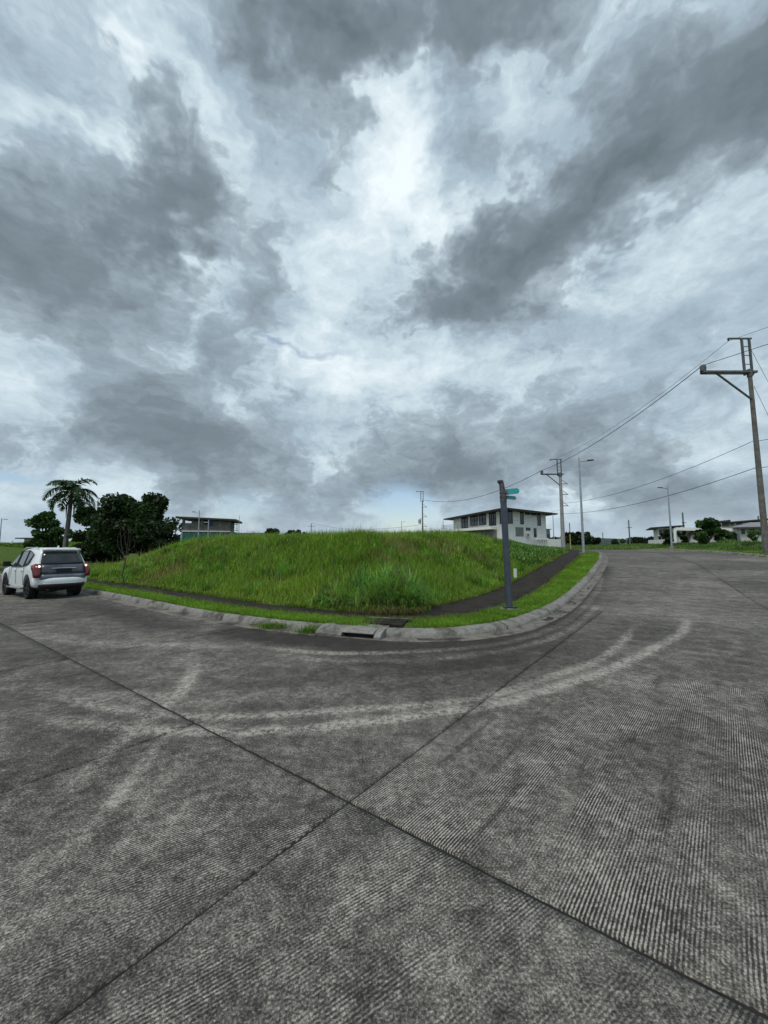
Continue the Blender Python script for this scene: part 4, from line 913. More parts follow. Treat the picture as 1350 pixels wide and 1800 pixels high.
wire(b1 + Vector((.2, 0, z_a)), b1 + Vector((.2, 0, z_a)) + off, .5, 'upper low wire leaving the bank pole towards the junction', .026); wire(b1 + Vector((.2, 0, z_b)), b1 + Vector((.2, 0, z_b)) + off, .5, 'lower low wire leaving the bank pole towards the junction', .026)
wire(b1 + Vector((.3, 0, T1 - .9)), b1 + Vector((9.5, 2, .2)), .1, 'stay wire from the bank pole top slanting down past the houses', .016); wire(b1 + Vector((.25, 0, H1 - 1.3)), b1 + Vector((7.0, 1.5, .2)), .1, 'stay wire from below the bank pole arm slanting down', .016)
wire(A2, b3 + Vector((.1, 0, T3 - 2.0)), 2.2, 'wire from the concrete pole arm across to the transformer pole', .05)
wire(on_pole(b2, H2 * .52), b3 + Vector((0, 0, H3 * .42)), 1.2, 'low wire running in front of the white house to the transformer pole', .018)
wire(b3 + Vector((0, 0, H3 * .5)), Vector((-34, 180, 14)), 2.0, 'far wire from the transformer pole beyond the mound crest', .04)
g0 = b2 + Vector((1.6, 1.0, 0)); g0.z = gz(g0.x, g0.y)
gu = empty('guyed_marker_pole', g0, 0, 'thin guard pole with a yellow base beside the concrete pole', 'pole'); m = MB(); m.tube([(0, 0, -.1), (0, 0, 2.6)], .09, 8); m.build('yellow_guard', plain('yellow_guard', (.42, .30, .12), .7), gu, True)
m = MB(); m.tube([(0, 0, 2.5), (0, 0, 4.4)], .06, 8); m.build('upper_rod', MT['frame'], gu, True)
#@@THREE
# ------------------------------------------------------------------ buildings
class House:
    """corner C, bearing of the right-hand face; local x runs along that face, local y along the left-hand face"""
    def __init__(s, name, px, Y, ang, label, cat='house', zb=None):
        s.C = Vector(((px - 675) / FPX * Y, Y, 0)); s.ex = Vector((math.cos(ang), math.sin(ang), 0)); s.ey = Vector((-math.sin(ang), math.cos(ang), 0))
        s.z0 = gz(s.C.x, s.C.y) - .3 if zb is None else zb
        s.root = empty(name, (s.C.x, s.C.y, s.z0), ang, label, cat)
    def on(s, face, px, py):                        # where a sight line meets a face: (distance along it, local height)
        n = s.ey if face == 'x' else s.ex; e = s.ex if face == 'x' else s.ey; r = ray(px, py); rv = Vector((r[0], r[1], 0))
        k = n.dot(s.C) / n.dot(rv); p = rv * k; return (p - s.C).dot(e), EYE + r[2] * k - s.z0
    def box(s, name, x0, x1, y0, y1, z0, z1, mat, bevel=0., parent=None):
        m = MB(); m.box(((x0+x1)/2, (y0+y1)/2, (z0+z1)/2), (abs(x1-x0), abs(y1-y0), abs(z1-z0))); return m.build(name, mat, parent or s.root, bevel=bevel)
    def face_box(s, name, face, t0, t1, z0, z1, out, inn, mat, parent=None):
        if face == 'x': return s.box(name, t0, t1, -out, inn, z0, z1, mat, parent=parent)
        return s.box(name, -out, inn, t0, t1, z0, z1, mat, parent=parent)
    def window(s, face, a, b, mull=1, rail=0, fw=.07, glass='glass'):
        """a, b: opposite corners as photo bearings"""
        (t0, z0), (t1, z1) = s.on(face, *a), s.on(face, *b); t0, t1 = sorted((t0, t1)); z0, z1 = sorted((z0, z1))
        w = s.face_box('window', face, t0, t1, z0, z1, .012, .05, MT[glass]); m = MB()
        def bar(ta, tb, za, zb):
            if face == 'x': m.box(((ta+tb)/2, -.04, (za+zb)/2), (tb-ta, .10, zb-za))
            else: m.box((-.04, (ta+tb)/2, (za+zb)/2), (.10, tb-ta, zb-za))
        bar(t0 - fw, t0, z0 - fw, z1 + fw); bar(t1, t1 + fw, z0 - fw, z1 + fw); bar(t0, t1, z1, z1 + fw); bar(t0, t1, z0 - fw, z0)
        for i in range(mull): c = t0 + (t1 - t0) * (i + 1) / (mull + 1); bar(c - .03, c + .03, z0, z1)
        for i in range(rail): c = z0 + (z1 - z0) * (i + 1) / (rail + 1); bar(t0, t1, c - .025, c + .025)
        m.build('frame', MT['frame'], w); return w
    def slab(s, name, pts, th, mat, parent=None):   # pts: local (x, y, z)
        m = MB(); m.prism(pts, (0, 0, -th)); return m.build(name, mat, parent or s.root)

# white two-storey house behind the mound
h = House('white_house', 888, 75, R(28), 'white two-storey house with broad thin dark roof behind the mound', zb=1.2)
LR = h.on('x', 960, 925)[0]; LL = h.on('y', 797, 915)[0]; zt = h.on('x', 888, 897)[1]; zf = h.on('x', 888, 929.5)[1]
zr = h.on('x', 960, 905)[1]; zl = h.on('y', 797, 913)[1]
m = MB(); hh = [(0, 0), (LR, 0), (LR, LL), (0, LL)]; tz = [zt, zr, zr - .6, zl]; n_ = 0
m.v = [(a, b, 0) for a, b in hh] + [(a, b, c) for (a, b), c in zip(hh, tz)]; m.f = [(3,2,1,0),(4,5,6,7),(0,1,5,4),(1,2,6,5),(2,3,7,6),(3,0,4,7)]
m.build('wall', MT['white'], h.root)
ov = 1.7; cpk = h.on('x', 889, 893.5)[1]
rp = [(-ov, -ov, cpk - .05), (LR + ov, -ov, zr + .25), (LR + ov, LL + ov, zr - .3), (-ov, LL + ov, zl + .2)]
rf = h.slab('roof', rp, .16, MT['roof']); h.slab('soffit', [(a * .985, b * .985, c - .165) for a, b, c in rp], .12, MT['fascia'], rf)
h.slab('gutter_trim', [(a * 1.004, b * 1.004, c - .10) for a, b, c in rp], .05, MT['fascia'], rf)
for a, b, mu in (((811.5, 911), (822.7, 928), 1), ((827, 907), (840, 924), 1), ((842, 904.5), (854.5, 922), 1), ((860, 900.5), (872, 923), 2), ((879, 899), (885, 920), 0)): h.window('y', a, b, mu, 1)
for a, b, mu in (((892.5, 899), (900.5, 920), 0), ((914.5, 900), (920, 921), 0), ((922.5, 900.5), (931, 904.5), 1), ((933.5, 901), (942, 905.5), 1), ((944.5, 903), (950, 923.5), 0), ((925, 928), (931.5, 932), 0), ((938.5, 929), (942.5, 943.5), 0)): h.window('x', a, b, mu, 0)
(ta, za), (tb, zb_) = h.on('x', 906.5, 943), h.on('x', 920, 927); h.face_box('carport_recess', 'x', ta, tb, za, zb_, .012, .4, MT['tileroof'])
(ta, za), (tb, zb_) = h.on('x', 924, 943), h.on('x', 930, 937.5); a_ = h.face_box('air_conditioner', 'x', ta, tb, za, zb_, .35, 0, MT['offwhite'])
m = MB(); m.tube([((ta+tb)/2 - .2, -.36, (za+zb_)/2), ((ta+tb)/2 - .2, -.38, (za+zb_)/2)], .22, 14); m.build('fan_grille', MT['frame'], a_, True)
# balcony slab, its railing and the grey wall under it
tB0 = h.on('y', 873, 925)[0]; tB1 = LL + 2.6; zB = h.on('y', 840, 928)[1]
bl = h.box('balcony', -1.6, -.02, tB0, tB1, zB - .55, zB, MT['white']); m = MB()
for i in range(15):
    yy = tB0 + 2.5 + (tB1 - tB0 - 2.5) * i / 14; m.tube([(-1.5, yy, zB), (-1.5, yy, zB + 1.0)], .03, 5)
for zz in (.35, .68, 1.0): m.tube([(-1.5, tB0 + 2.5, zB + zz), (-1.5, tB1, zB + zz), (-.1, tB1, zB + zz)], .03, 5)
m.build('railing', MT['railing'], bl)
h.box('undercroft_shade_wall', -.5, -.015, tB0, tB1 - 2.6, .0, zB - .56, MT['rawconc'])  # grey colour stands in for the shade under the balcony
m = MB(); m.tube([(-1.4, tB1 - .5, 0), (-1.4, tB1 - .5, zl - .2)], .07, 8); m.build('roof_post', MT['steel'], h.root, True)
h.box('canopy', LR - .3, LR + 1.8, .1, 2.2, h.on('x', 960, 930)[1] - .06, h.on('x', 960, 930)[1] + .06, MT['fascia']); h.box('porch_glass', LR + .02, LR + 1.5, .3, .36, .4, h.on('x', 960, 930)[1] - .1, MT['sideglass'])
for i in range(5):
    x_ = h.on('x', 937 + i * 4, 947)[0]; m = MB(); m.tube([(x_, -1.2, 0), (x_, -1.2, h.on('x', 940, 948)[1] - .1), (x_, -1.2, h.on('x', 940, 945.5)[1])], [.12, .12, .3], 8); m.build('terrace_baluster', MT['white'], h.root, True)
h.box('terrace_coping', h.on('x', 934, 948)[0], LR + .8, -1.5, -.9, h.on('x', 940, 949)[1], h.on('x', 940, 947.4)[1], MT['white'])
g = at(962, 949, 72); g2 = at(986, 949, 66); m = MB(); zg = min(gz(g.x, g.y), gz(g2.x, g2.y)) - .3
m.prism([(g.x, g.y, zg), (g2.x, g2.y, zg), (g2.x + .1, g2.y + .2, zg), (g.x + .1, g.y + .2, zg)], (0, 0, at(975, 948, 68).z - zg)); tag(m.build('garden_wall', MT['white'], bevel=.02), 'low white garden wall between the white house and the concrete pole', 'wall')

# unfinished house
h = House('unfinished_house', 403, 78, R(-168), 'unfinished grey concrete house with flat roof and scaffolding', zb=.8)
h.ex = -h.ex; h.ey = -h.ey                           # sight lines meet its long front
h.root.rotation_euler.z = R(12); h.ex = Vector((math.cos(R(12)), math.sin(R(12)), 0)); h.ey = Vector((-math.sin(R(12)), math.cos(R(12)), 0))
t0, _ = h.on('x', 322, 930); zt = h.on('x', 365, 916)[1]; zm = h.on('x', 365, 934)[1]
h.slab('roof', [(t0 - 1.2, -1.1, zt + .75), (1.3, -1.1, zt + .35), (1.3, 8, zt + .35), (t0 - 1.2, 8, zt + .75)], .30, MT['roof'])
h.slab('roof_edge', [(t0 - 1.25, -1.15, zt + .85), (1.35, -1.15, zt + .45), (1.35, 8, zt + .45), (t0 - 1.25, 8, zt + .85)], .08, MT['offwhite'])
h.box('back_wall', t0, 0, 5.5, 5.8, 0, zt + .1, MT['rawconc']); h.box('floor_slab', t0 - .5, .3, -.3, 7, zm - .2, zm + .1, MT['rawconc'])
h.box('floor_edge', t0 - .52, .32, -.42, -.31, zm - .12, zm + .12, MT['offwhite'])
for i in range(6): x_ = t0 + (0 - t0) * i / 5; h.box('column', x_ - .22, x_ + .22, -.05, .4, 0, zt + .5, MT['rawconc'])
for i, (f0, f1, lo, hi) in enumerate(((.02, .19, 0, .74), (.21, .38, 0, .9), (.42, .57, 0, .62), (.62, .79, .0, .98), (.81, .985, 0, .98))): h.box('block_wall', t0 * (1 - f0), t0 * (1 - f1), .02, .22, zm + .1, zm + .1 + (zt - zm) * hi, MT['rawconc'])
for f0, f1 in ((.05, .3), (.55, .95)): h.box('block_wall', t0 * (1 - f0), t0 * (1 - f1), .05, .25, 0, zm - .25, MT['rawconc'])
a, b = h.on('x', 368, 924), h.on('x', 374, 917); h.face_box('blue_tarpaulin', 'x', a[0], b[0], a[1], b[1], .3, -.2, MT['bluetarp'])
m = MB()
for x_ in (.6, 1.5):
    for y_ in (-.6, .8): m.tube([(x_, y_, 0), (x_, y_, zt - .4)], .035, 5)
for z_ in np.linspace(1.2, zt - .6, 5):
    m.tube([(.5, -.6, z_), (1.6, -.6, z_)], .03, 5); m.tube([(.6, -.6, z_), (1.5, -.6, z_ - 1)], .025, 5); m.box((1.05, .1, z_), (1., 1.4, .05))
m.build('scaffold', MT['railing'], h.root)
a = at(318, 946, 74); b = at(420, 946, 76); fr = empty('construction_fence', (a.x, a.y, gz(a.x, a.y)), math.atan2(b.y - a.y, b.x - a.x), 'green mesh fence round the foot of the unfinished house', 'fence'); Lf = (b - a).length; zh = at(370, 936.5, 75).z - gz(a.x, a.y)
for i in range(8): m = MB(); m.box((Lf * (i + .5) / 8, 0, zh / 2 - .1), (Lf / 8 - .06, .04, zh + .1)); m.build('net_panel', MT['net'], fr)
for i in range(9): m = MB(); m.tube([(Lf * i / 8, .06, -.3), (Lf * i / 8, .06, zh + .15)], .04, 6); m.build('post', MT['steel'], fr)
# low far buildings
h = House('far_bungalow', 421, 120, R(0), 'low white far building right of the unfinished house', 'building', zb=2.0)
t1 = h.on('x', 456, 940)[0]; zt = h.on('x', 440, 938.5)[1]; h.box('wall', 0, t1, 0, 6, -1, zt, MT['white']); h.box('roof', -.6, t1 + .6, -.6, 6.6, zt, zt + .35, MT['tileroof']); h.box('roof_tank', t1 * .35, t1 * .6, 1, 3, zt + .35, zt + .9, MT['white'])
for q in (.15, .5, .8): h.box('window', t1 * q, t1 * q + .9, -.03, .03, zt - 1.3, zt - .3, MT['glass'])
h = House('far_pavilion', 44, 96, R(0), 'small flat-roofed far building beyond the left grass slope', 'building', zb=1.5)
t1 = h.on('x', 64, 948)[0]; zt = h.on('x', 50, 947.3)[1]; h.box('wall', 0, t1, 0, 4, -1, zt, MT['offwhite']); h.box('roof', -1.4, t1 + .8, -1, 5, zt, zt + .28, MT['roof'])

# houses across the right-hand street
h = House('white_villa', 1156, 84, R(-30), 'white villa with thin dark flat roof left of the curved building')
LR = h.on('x', 1192, 935)[0]; zt = h.on('x', 1156, 928.5)[1]; h.box('wall', 0, LR, 0, 9, -.5, zt - .02, MT['white'])
h.slab('roof', [(-1.4, -1.5, zt + .15), (LR + 1, -1.5, zt + .5), (LR + 1, 10, zt + .5), (-1.4, 10, zt + .15)], .22, MT['roof'])
for a, b in (((1159, 932), (1164, 939)), ((1166, 931), (1171, 939)), ((1175, 930), (1181, 938)), ((1158, 943), (1161, 949)), ((1164, 943), (1170, 949))): h.window('x', a, b, 0)
h.box('balcony', -.1, LR * .6, -1.0, -.02, h.on('x', 1160, 942.5)[1], h.on('x', 1160, 941)[1], MT['white'])
g = at(1140, 953, 78); g2 = at(1176, 953, 70); zg = gz(g2.x, g2.y) - .4; m = MB(); m.prism([(g.x, g.y, zg), (g2.x, g2.y, zg), (g2.x + .1, g2.y + .25, zg), (g.x + .1, g.y + .25, zg)], (0, 0, at(1160, 948.5, 73).z - zg)); tag(m.build('garden_wall', MT['white'], bevel=.03), 'low white garden wall before the villa and the drooping bush', 'wall')
h = House('curved_building', 1184, 72, R(-36), 'long white building with rounded frame ends behind the leafy tree', 'building')
LR = h.on('x', 1304, 940)[0]; zt = h.on('x', 1190, 927)[1]; zr_ = h.on('x', 1300, 928.5)[1]; h.box('wall', .25, LR - .35, .9, 10, -.4, zt - .4, MT['offwhite'])
rr_ = 1.1; poly = [(0, 0, -.4), (0, 0, zt - rr_ * .4)] + [(rr_ * .5 * (1 - math.cos(a)), 0, zt - rr_ * .4 + rr_ * .4 * math.sin(a)) for a in np.linspace(.3, 1.57, 5)] + [(LR - rr_ + rr_ * math.sin(a), 0, zr_ - rr_ + rr_ * math.cos(a)) for a in np.linspace(0, 1.5, 8)] + [(LR, 0, -.4)]
inn = [(LR - .38, 0, -.4), (LR - .38, 0, zr_ - 1.2), (LR - .9, 0, zr_ - .55), (.5, 0, zt - .55), (.38, 0, zt - .9), (.38, 0, -.4)]
m = MB(); m.prism(poly + inn, (0, 1.2, 0)); m.build('frame', MT['white'], h.root); h.box('roof', .5, LR - .8, .5, 10, zt - .42, zt - .1, MT['tileroof'])
m = MB(); dx = h.on('x', 1289, 945)[0] + .1; m.box((dx, .88, 1.2), (.95, .1, 2.6)); d_ = m.build('door', MT['frame'], h.root); m = MB(); m.box((dx - .35, .80, 1.3), (.06, .06, .2)); m.build('handle', MT['steel'], d_)
m = MB(); m.prism([(1.0, .6, -.4), (2.0, .6, 2.6), (3.0, .6, 3.1), (3.0, .6, 2.6), (2.5, .6, 2.1), (1.8, .6, -.4)], (0, .3, 0)); m.build('dark_arch', MT['fascia'], h.root)
h = House('upper_house', 1262, 92, R(-36), 'grey house with flat carport roof and clerestory windows rising behind')
LR = h.on('x', 1343, 925)[0]; zt = h.on('x', 1300, 919)[1]; h.box('wall', h.on('x', 1281, 925)[0], LR, 0, 9, -.4, zt, MT['offwhite']); h.box('lower_wall', 0, LR, .3, 8, -.4, h.on('x', 1270, 927)[1], MT['white'])
h.slab('roof', [(h.on('x', 1276, 920)[0], -1, zt + .25), (LR + 1, -1, zt + .75), (LR + 1, 10, zt + .75), (h.on('x', 1276, 920)[0], 10, zt + .25)], .28, MT['roof'])
ca, cz = h.on('x', 1249, 917); h.slab('carport_roof', [(ca, -1.4, cz - .1), (h.on('x', 1283, 917)[0], -1.4, cz + .25), (h.on('x', 1283, 917)[0], 6, cz + .25), (ca, 6, cz - .1)], .40, MT['fascia'])
for p_ in (1260, 1274): x_ = h.on('x', p_, 920)[0]; m = MB(); m.box((x_, -.8, cz / 2), (.25 if p_ < 1270 else 1.2, .25, cz)); m.build('carport_column', MT['steel'] if p_ < 1270 else MT['fascia'], h.root)
for a, b in (((1285, 920.5), (1290, 922.8)), ((1295, 919.8), (1298, 921.6)), ((1300, 919.8), (1304, 921.6))): h.window('x', a, b, 0)
h = House('grey_roof_house', 1301, 66, R(-30), 'off-white house with grey pitched roof beside the weathered pole')
LR = h.on('x', 1372, 940)[0]; zt = h.on('x', 1305, 927.5)[1]; h.box('wall', 0, LR, 0, 8, -.4, zt, MT['offwhite'])
zp = h.on('x', 1330, 920)[1]; m = MB(); m.v = [(-.8, -.9, zt), (LR + 1, -.9, zt + .05), (LR + 1, 4, zp + .5), (2.3, 4, zp + .4), (-.8, 8.8, zt), (LR + 1, 8.8, zt)]; m.f = [(0, 1, 2, 3), (4, 3, 2, 5), (0, 3, 4), (0, 4, 5, 1), (1, 5, 2)]; m.build('roof', MT['tileroof'], h.root)
h.box('eave', -.85, LR + 1.05, -.98, -.86, zt - .22, zt + .06, MT['fascia']); h.window('x', (1304, 931), (1308, 938), 0); h.window('x', (1318, 931), (1327, 939), 1); h.window('x', (1334, 931), (1341, 940), 1)

# ------------------------------------------------------------------ white sport utility vehicle driving away
def suv(loc, head_az, label):
    root = empty('white_suv', loc, 0, label, 'car'); root.scale = (.82, .85, 1.0); root.rotation_euler = (0, 0, R(90) - head_az)      # local +x forward, +y left
    st = [ # x, underside z, half widths/heights: rocker, waist, belt, roof edge, roof centre
      (.02, .46, .70, .56, .84, .74, .885, .93, .84, .97, .78, .985),
      (.09, .42, .74, .54, .88, .76, .905, 1.02, .875, 1.07, .80, 1.09),
      (.17, .40, .76, .52, .895, .78, .915, 1.10, .895, 1.15, .78, 1.17),
      (.33, .39, .78, .50, .90, .80, .92, 1.13, .905, 1.46, .735, 1.48),
      (.46, .38, .78, .48, .905, .82, .925, 1.15, .905, 1.69, .675, 1.735),
      (.70, .36, .78, .46, .905, .83, .93, 1.15, .905, 1.725, .675, 1.775),
      (1.3, .34, .78, .44, .90, .82, .92, 1.12, .90, 1.755, .685, 1.81),
      (2.0, .33, .78, .43, .895, .80, .915, 1.09, .895, 1.755, .685, 1.81),
      (2.55, .33, .78, .43, .895, .80, .915, 1.08, .89, 1.70, .68, 1.765),
      (3.05, .33, .78, .43, .90, .80, .915, 1.07, .89, 1.50, .69, 1.55),
      (3.55, .33, .78, .44, .905, .80, .92, 1.05, .885, 1.16, .75, 1.20),
      (3.75, .33, .78, .46, .905, .80, .92, 1.03, .88, 1.10, .74, 1.14),
      (4.25, .36, .76, .48, .89, .78, .905, .99, .86, 1.05, .70, 1.09),
      (4.60, .40, .72, .50, .83, .74, .85, .90, .80, .96, .64, 1.00),
      (4.80, .46, .60, .54, .68, .66, .72, .76, .68, .80, .52, .82)]
    V, F = [], []
    for (x_, zu, wu, zr_, wr, zw, ww, zb_, wb, ze, we, zc) in st:
        half = [(0, zu), (wu, zu), (wr, zr_), (ww, zw), (wb, zb_), (we, ze), (we * .55, zc - .008), (0, zc)]
        ring = half + [(-a, b) for a, b in reversed(half[1:-1])]; V += [(x_, a, b) for a, b in ring]
    k_ = 14
    for i in range(len(st) - 1):
        for j in range(k_): j2 = (j + 1) % k_; F.append((i*k_+j, i*k_+j2, (i+1)*k_+j2, (i+1)*k_+j))
    F.append(tuple(reversed(range(k_)))); F.append(tuple((len(st)-1)*k_ + j for j in range(k_)))
    me = bpy.data.meshes.new('tmp'); me.from_pydata(V, [], F); bm = bmesh.new(); bm.from_mesh(me); bmesh.ops.recalc_face_normals(bm, faces=bm.faces)
    bmesh.ops.subdivide_edges(bm, edges=bm.edges[:], cuts=1, use_grid_fill=True, smooth=.0); bm.to_mesh(me); bm.free()
    tmp = bpy.data.objects.new('tmp', me); COL.objects.link(tmp); ss = tmp.modifiers.new('s', 'SUBSURF'); ss.levels = 2; ss.render_levels = 2
    cuts = []
    for x_ in (.98, 3.78):
        for s_ in (-1, 1):
            c = MB(); c.tube([(x_, s_ * .62, .40), (x_, s_ * 1.1, .40)], .47, 32); co = c.build('cut', None); bo = tmp.modifiers.new('b', 'BOOLEAN'); bo.operation = 'DIFFERENCE'; bo.object = co; bo.solver = 'EXACT'; cuts.append(co)
    dg = bpy.context.evaluated_depsgraph_get(); body_me = bpy.data.meshes.new_from_object(tmp.evaluated_get(dg)); body_me.name = 'body'
    for o in [tmp] + cuts: bpy.data.objects.remove(o, do_unlink=True)
    body_me.materials.clear(); body = link('body', body_me, MT['carpaint'], root, True)
    try: body_me.set_sharp_from_angle(angle=R(38))
    except Exception: pass
    def panel(name, pts, mat, th, parent=root, smooth=False, bevel=0.):
        m = MB(); c = sum((Vector(p) for p in pts), Vector()) / len(pts); nrm = (Vector(pts[1]) - Vector(pts[0])).cross(Vector(pts[2]) - Vector(pts[1])).normalized(); m.prism(pts, nrm * th); return m.build(name, mat, parent, smooth, bevel)
    def strip_panel(name, rows, mat, th, parent=root):   # rows: list of point rows -> thick curved sheet
        nn = len(rows[0]); v = [p for r_ in rows for p in r_]; f = [(i*nn+j, i*nn+j+1, (i+1)*nn+j+1, (i+1)*nn+j) for i in range(len(rows)-1) for j in range(nn-1)]
        me2 = bpy.data.meshes.new(name); me2.from_pydata(v, [], f); me2.update(); o = link(name, me2, mat, parent, True); sl_ = o.modifiers.new('t', 'SOLIDIFY'); sl_.thickness = th; sl_.offset = 0; return o
    def rear_row(z, x_, w, bow=.05, n=9): return [(x_ - .05 + bow * (abs(t) ** 2.2), t * w, z) for t in np.linspace(1, -1, n)]
    rw = strip_panel('rear_window', [rear_row(1.665, .395, .63), rear_row(1.50, .305, .675), rear_row(1.32, .215, .72), rear_row(1.205, .150, .745)], MT['carglass'], .03)
    m = MB(); m.box((.205, .02, 1.27), (.02, .5, .02)); m.build('wiper', MT['trim'], rw)
    strip_panel('spoiler', [rear_row(1.70, .36, .66, .04), rear_row(1.735, .33, .67, .05), rear_row(1.765, .52, .67, .02)], MT['carpaint'], .03)
    tg = strip_panel('tailgate', [rear_row(1.20, .138, .745), rear_row(1.10, .085, .755), rear_row(.98, .025, .76), rear_row(.86, -.005, .765)], MT['tailgate'], .03)
    strip_panel('lower_tailgate', [rear_row(.86, -.006, .765), rear_row(.78, -.012, .77), rear_row(.70, -.012, .77)], MT['tailgatelow'], .03, tg)
    m = MB(); m.box((-.05, 0, .99), (.03, .52, .15)); m.build('plate_recess', MT['trim'], tg, bevel=.01)
    m = MB(); m.tube([(-.01, -.42, 1.07), (-.03, 0, 1.075), (-.01, .42, 1.07)], .018, 6); m.build('handle_bar', MT['chrome'], tg, True)
    # wrap-round bumper
    def bump_row(z, out, w, n=17):
        r_ = []
        for t in np.linspace(-1, 1, n): a = t * 1.45; r_.append((-.075 - out + .62 * (1 - math.cos(a)) ** 1.0 * .8, -math.copysign(abs(math.sin(a)) ** .62, t) * w, z))
        return r_
    bp_ = strip_panel('rear_bumper', [bump_row(.73, -.02, .905), bump_row(.68, .03, .925), bump_row(.58, .035, .925), bump_row(.50, .02, .905), bump_row(.44, -.03, .88)], MT['carpaint'], .05)
    def low_row(z, o, w): return [p for p in bump_row(z, o, w) if abs(p[1]) < .80]
    strip_panel('bumper_trim', [low_row(.555, .062, .93), low_row(.525, .066, .93)], MT['chrome'], .012, bp_); strip_panel('diffuser', [low_row(.522, .058, .92), low_row(.45, .04, .90), low_row(.36, -.03, .86)], MT['trim'], .03, bp_)
    for s_ in (-1, 1): m = MB(); m.box((-.118, s_ * .56, .49), (.03, .34, .03)); m.build('reflector', MT['redlens'], bp_)
    # tall tail lamps
    for s_ in (-1, 1):
        pts = [[(.175, .735, 1.215), (.25, .865, 1.235), (.52, .925, 1.17)], [(.10, .755, 1.09), (.16, .905, 1.10), (.40, .944, 1.07)], [(.045, .765, .98), (.10, .925, .98), (.22, .946, .97)], [(.015, .765, .86), (.07, .925, .86), (.15, .944, .86)], [(.005, .77, .76), (.06, .915, .76), (.11, .936, .77)]]
        pts = [[(a - .05 * (i_ < 2), (b + .012) * s_, c) for i_, (a, b, c) in enumerate(r_)] for r_ in pts]; l_ = strip_panel('tail_lamp', pts, MT['redlens'], .035)
        m = MB(); m.tube([(.08, s_ * .80, 1.15), (.045, s_ * .80, 1.15)], .036, 10); m.build('bulb', MT['lamp'], l_, True)
    # side glass, pillars
    for s_ in (-1, 1):
        for nm, pp in (('side_window', [(3.28, .905, 1.12), (2.42, .915, 1.125), (2.50, .725, 1.635), (2.72, .722, 1.575)]), ('side_window', [(2.34, .915, 1.125), (1.52, .915, 1.15), (1.56, .725, 1.68), (2.42, .725, 1.655)]), ('quarter_window', [(1.44, .915, 1.155), (.98, .905, 1.27), (.86, .775, 1.55), (1.47, .730, 1.68)])):
            pp = [(a, b * s_, c) for a, b, c in pp]; pp = pp if s_ < 0 else pp[::-1]; panel(nm, pp, MT['sideglass'], .025)
        m = MB(); m.tube([(3.35, s_ * .915, 1.105), (1.5, s_ * .925, 1.135), (.95, s_ * .915, 1.25), (.82, s_ * .79, 1.56), (1.5, s_ * .725, 1.70), (2.5, s_ * .72, 1.655), (2.8, s_ * .715, 1.57)], .014, 6); m.build('window_trim', MT['trim'], root, True)
        for x_ in (2.38, 1.48): m = MB(); m.tube([(x_, s_ * .926, 1.13), (x_ + .06, s_ * .733, 1.67)], .03, 6); m.build('pillar', MT['trim'], root, True)
        for x_ in (3.25, 2.36, 1.42): m = MB(); m.tube([(x_, s_ * .918, 1.08), (x_, s_ * .934, .82), (x_, s_ * .912, .48)], .007, 5); m.build('door_seam', MT['trim'], root, True)
        for x_ in (2.55, 1.68): m = MB(); m.box((x_, s_ * .935, .98), (.20, .03, .035)); m.build('door_handle', MT['carpaint'], root, bevel=.008)
        m = MB(); m.box((2.35, s_ * .90, .36), (1.75, .20, .05)); m.build('side_step', MT['chrome'], root, bevel=.012)
        m = MB(); m.tube([(.75, s_ * .665, 1.76), (.95, s_ * .66, 1.80), (2.3, s_ * .66, 1.80), (2.55, s_ * .665, 1.74)], .018, 8); m.build('roof_rail', MT['chrome'], root, True)
        m = MB(); m.box((3.12, s_ * 1.06, 1.20), (.13, .25, .19)); mr = m.build('wing_mirror', MT['trim'], root, bevel=.04); m = MB(); m.tube([(3.12, s_ * .88, 1.12), (3.12, s_ * .98, 1.16)], .035, 6); m.build('mirror_arm', MT['trim'], mr, True)
        m = MB(); m.box((4.70, s_ * .60, .90), (.20, .30, .12)); m.build('headlight', MT['sideglass'], root, bevel=.03)
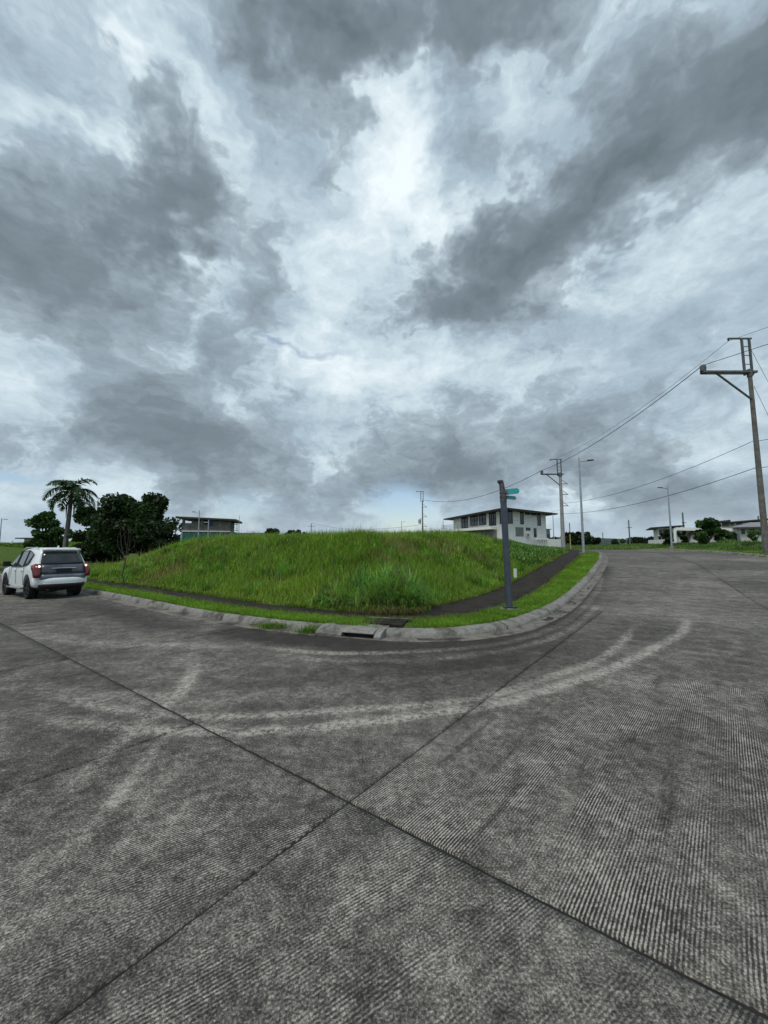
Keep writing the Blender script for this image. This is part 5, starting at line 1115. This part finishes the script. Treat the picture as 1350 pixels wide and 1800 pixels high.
        for x_ in (.98, 3.78):
            w = empty('wheel', (x_, s_ * .79, .375)); w.parent = root; prof_ = [(.105, .24), (.125, .31), (.12, .355), (.09, .375), (-.09, .375), (-.12, .355), (-.125, .31), (-.105, .24)]
            m = MB(); n_ = 36
            for (yy, rr2) in prof_: m.v += [(rr2 * math.cos(2*math.pi*i/n_), yy, rr2 * math.sin(2*math.pi*i/n_)) for i in range(n_)]
            for a in range(len(prof_)):
                b = (a + 1) % len(prof_)
                for i in range(n_): j = (i + 1) % n_; m.f.append((a*n_+i, a*n_+j, b*n_+j, b*n_+i))
            m.build('tyre', MT['tyre'], w, True); m = MB(); m.tube([(0, s_ * .03, 0), (0, s_ * .06, 0)], .235, 30); m.tube([(0, s_ * .03, 0), (0, s_ * .105, 0)], .06, 14)
            for i in range(6): a = i * math.pi / 3; m.prism([(.05*math.cos(a-.6), s_*.06, .05*math.sin(a-.6)), (.23*math.cos(a-.16), s_*.06, .23*math.sin(a-.16)), (.23*math.cos(a+.16), s_*.06, .23*math.sin(a+.16)), (.05*math.cos(a+.6), s_*.06, .05*math.sin(a+.6))], (0, s_ * .04, 0))
            m.build('rim', MT['rim'], w)
            m = MB(); m.tube([(x_, s_ * .62, .40), (x_, s_ * .60, .40)], .475, 28); m.build('wheel_well', MT['trim'], root, True)
    panel('windscreen', [(3.48, .74, 1.21), (3.48, -.74, 1.21), (2.72, -.62, 1.70), (2.72, .62, 1.70)], MT['carglass'], .02)
    m = MB(); m.box((2.4, 0, .34), (4.1, 1.25, .16)); m.build('underbody', MT['trim'], root); m = MB(); m.tube([(.98, -.75, .375), (.98, .75, .375)], .09, 8); m.tube([(.98, -.12, .36), (.98, .12, .36)], .17, 12); m.build('rear_axle', MT['trim'], root, True)
    m = MB(); m.tube([(.1, .45, .36), (.9, .45, .36)], .04, 8); m.build('exhaust', MT['steel'], root, True)
    m = MB(); m.prism([(.72, -.02, 1.77), (.95, -.03, 1.79), (.72, -.0, 1.88)], (0, .04, 0)); m.build('antenna_fin', MT['carpaint'], root)
suv((-11.5, 13.95, .0), R(-58), 'white sport utility vehicle driving away with lit tail lamps')
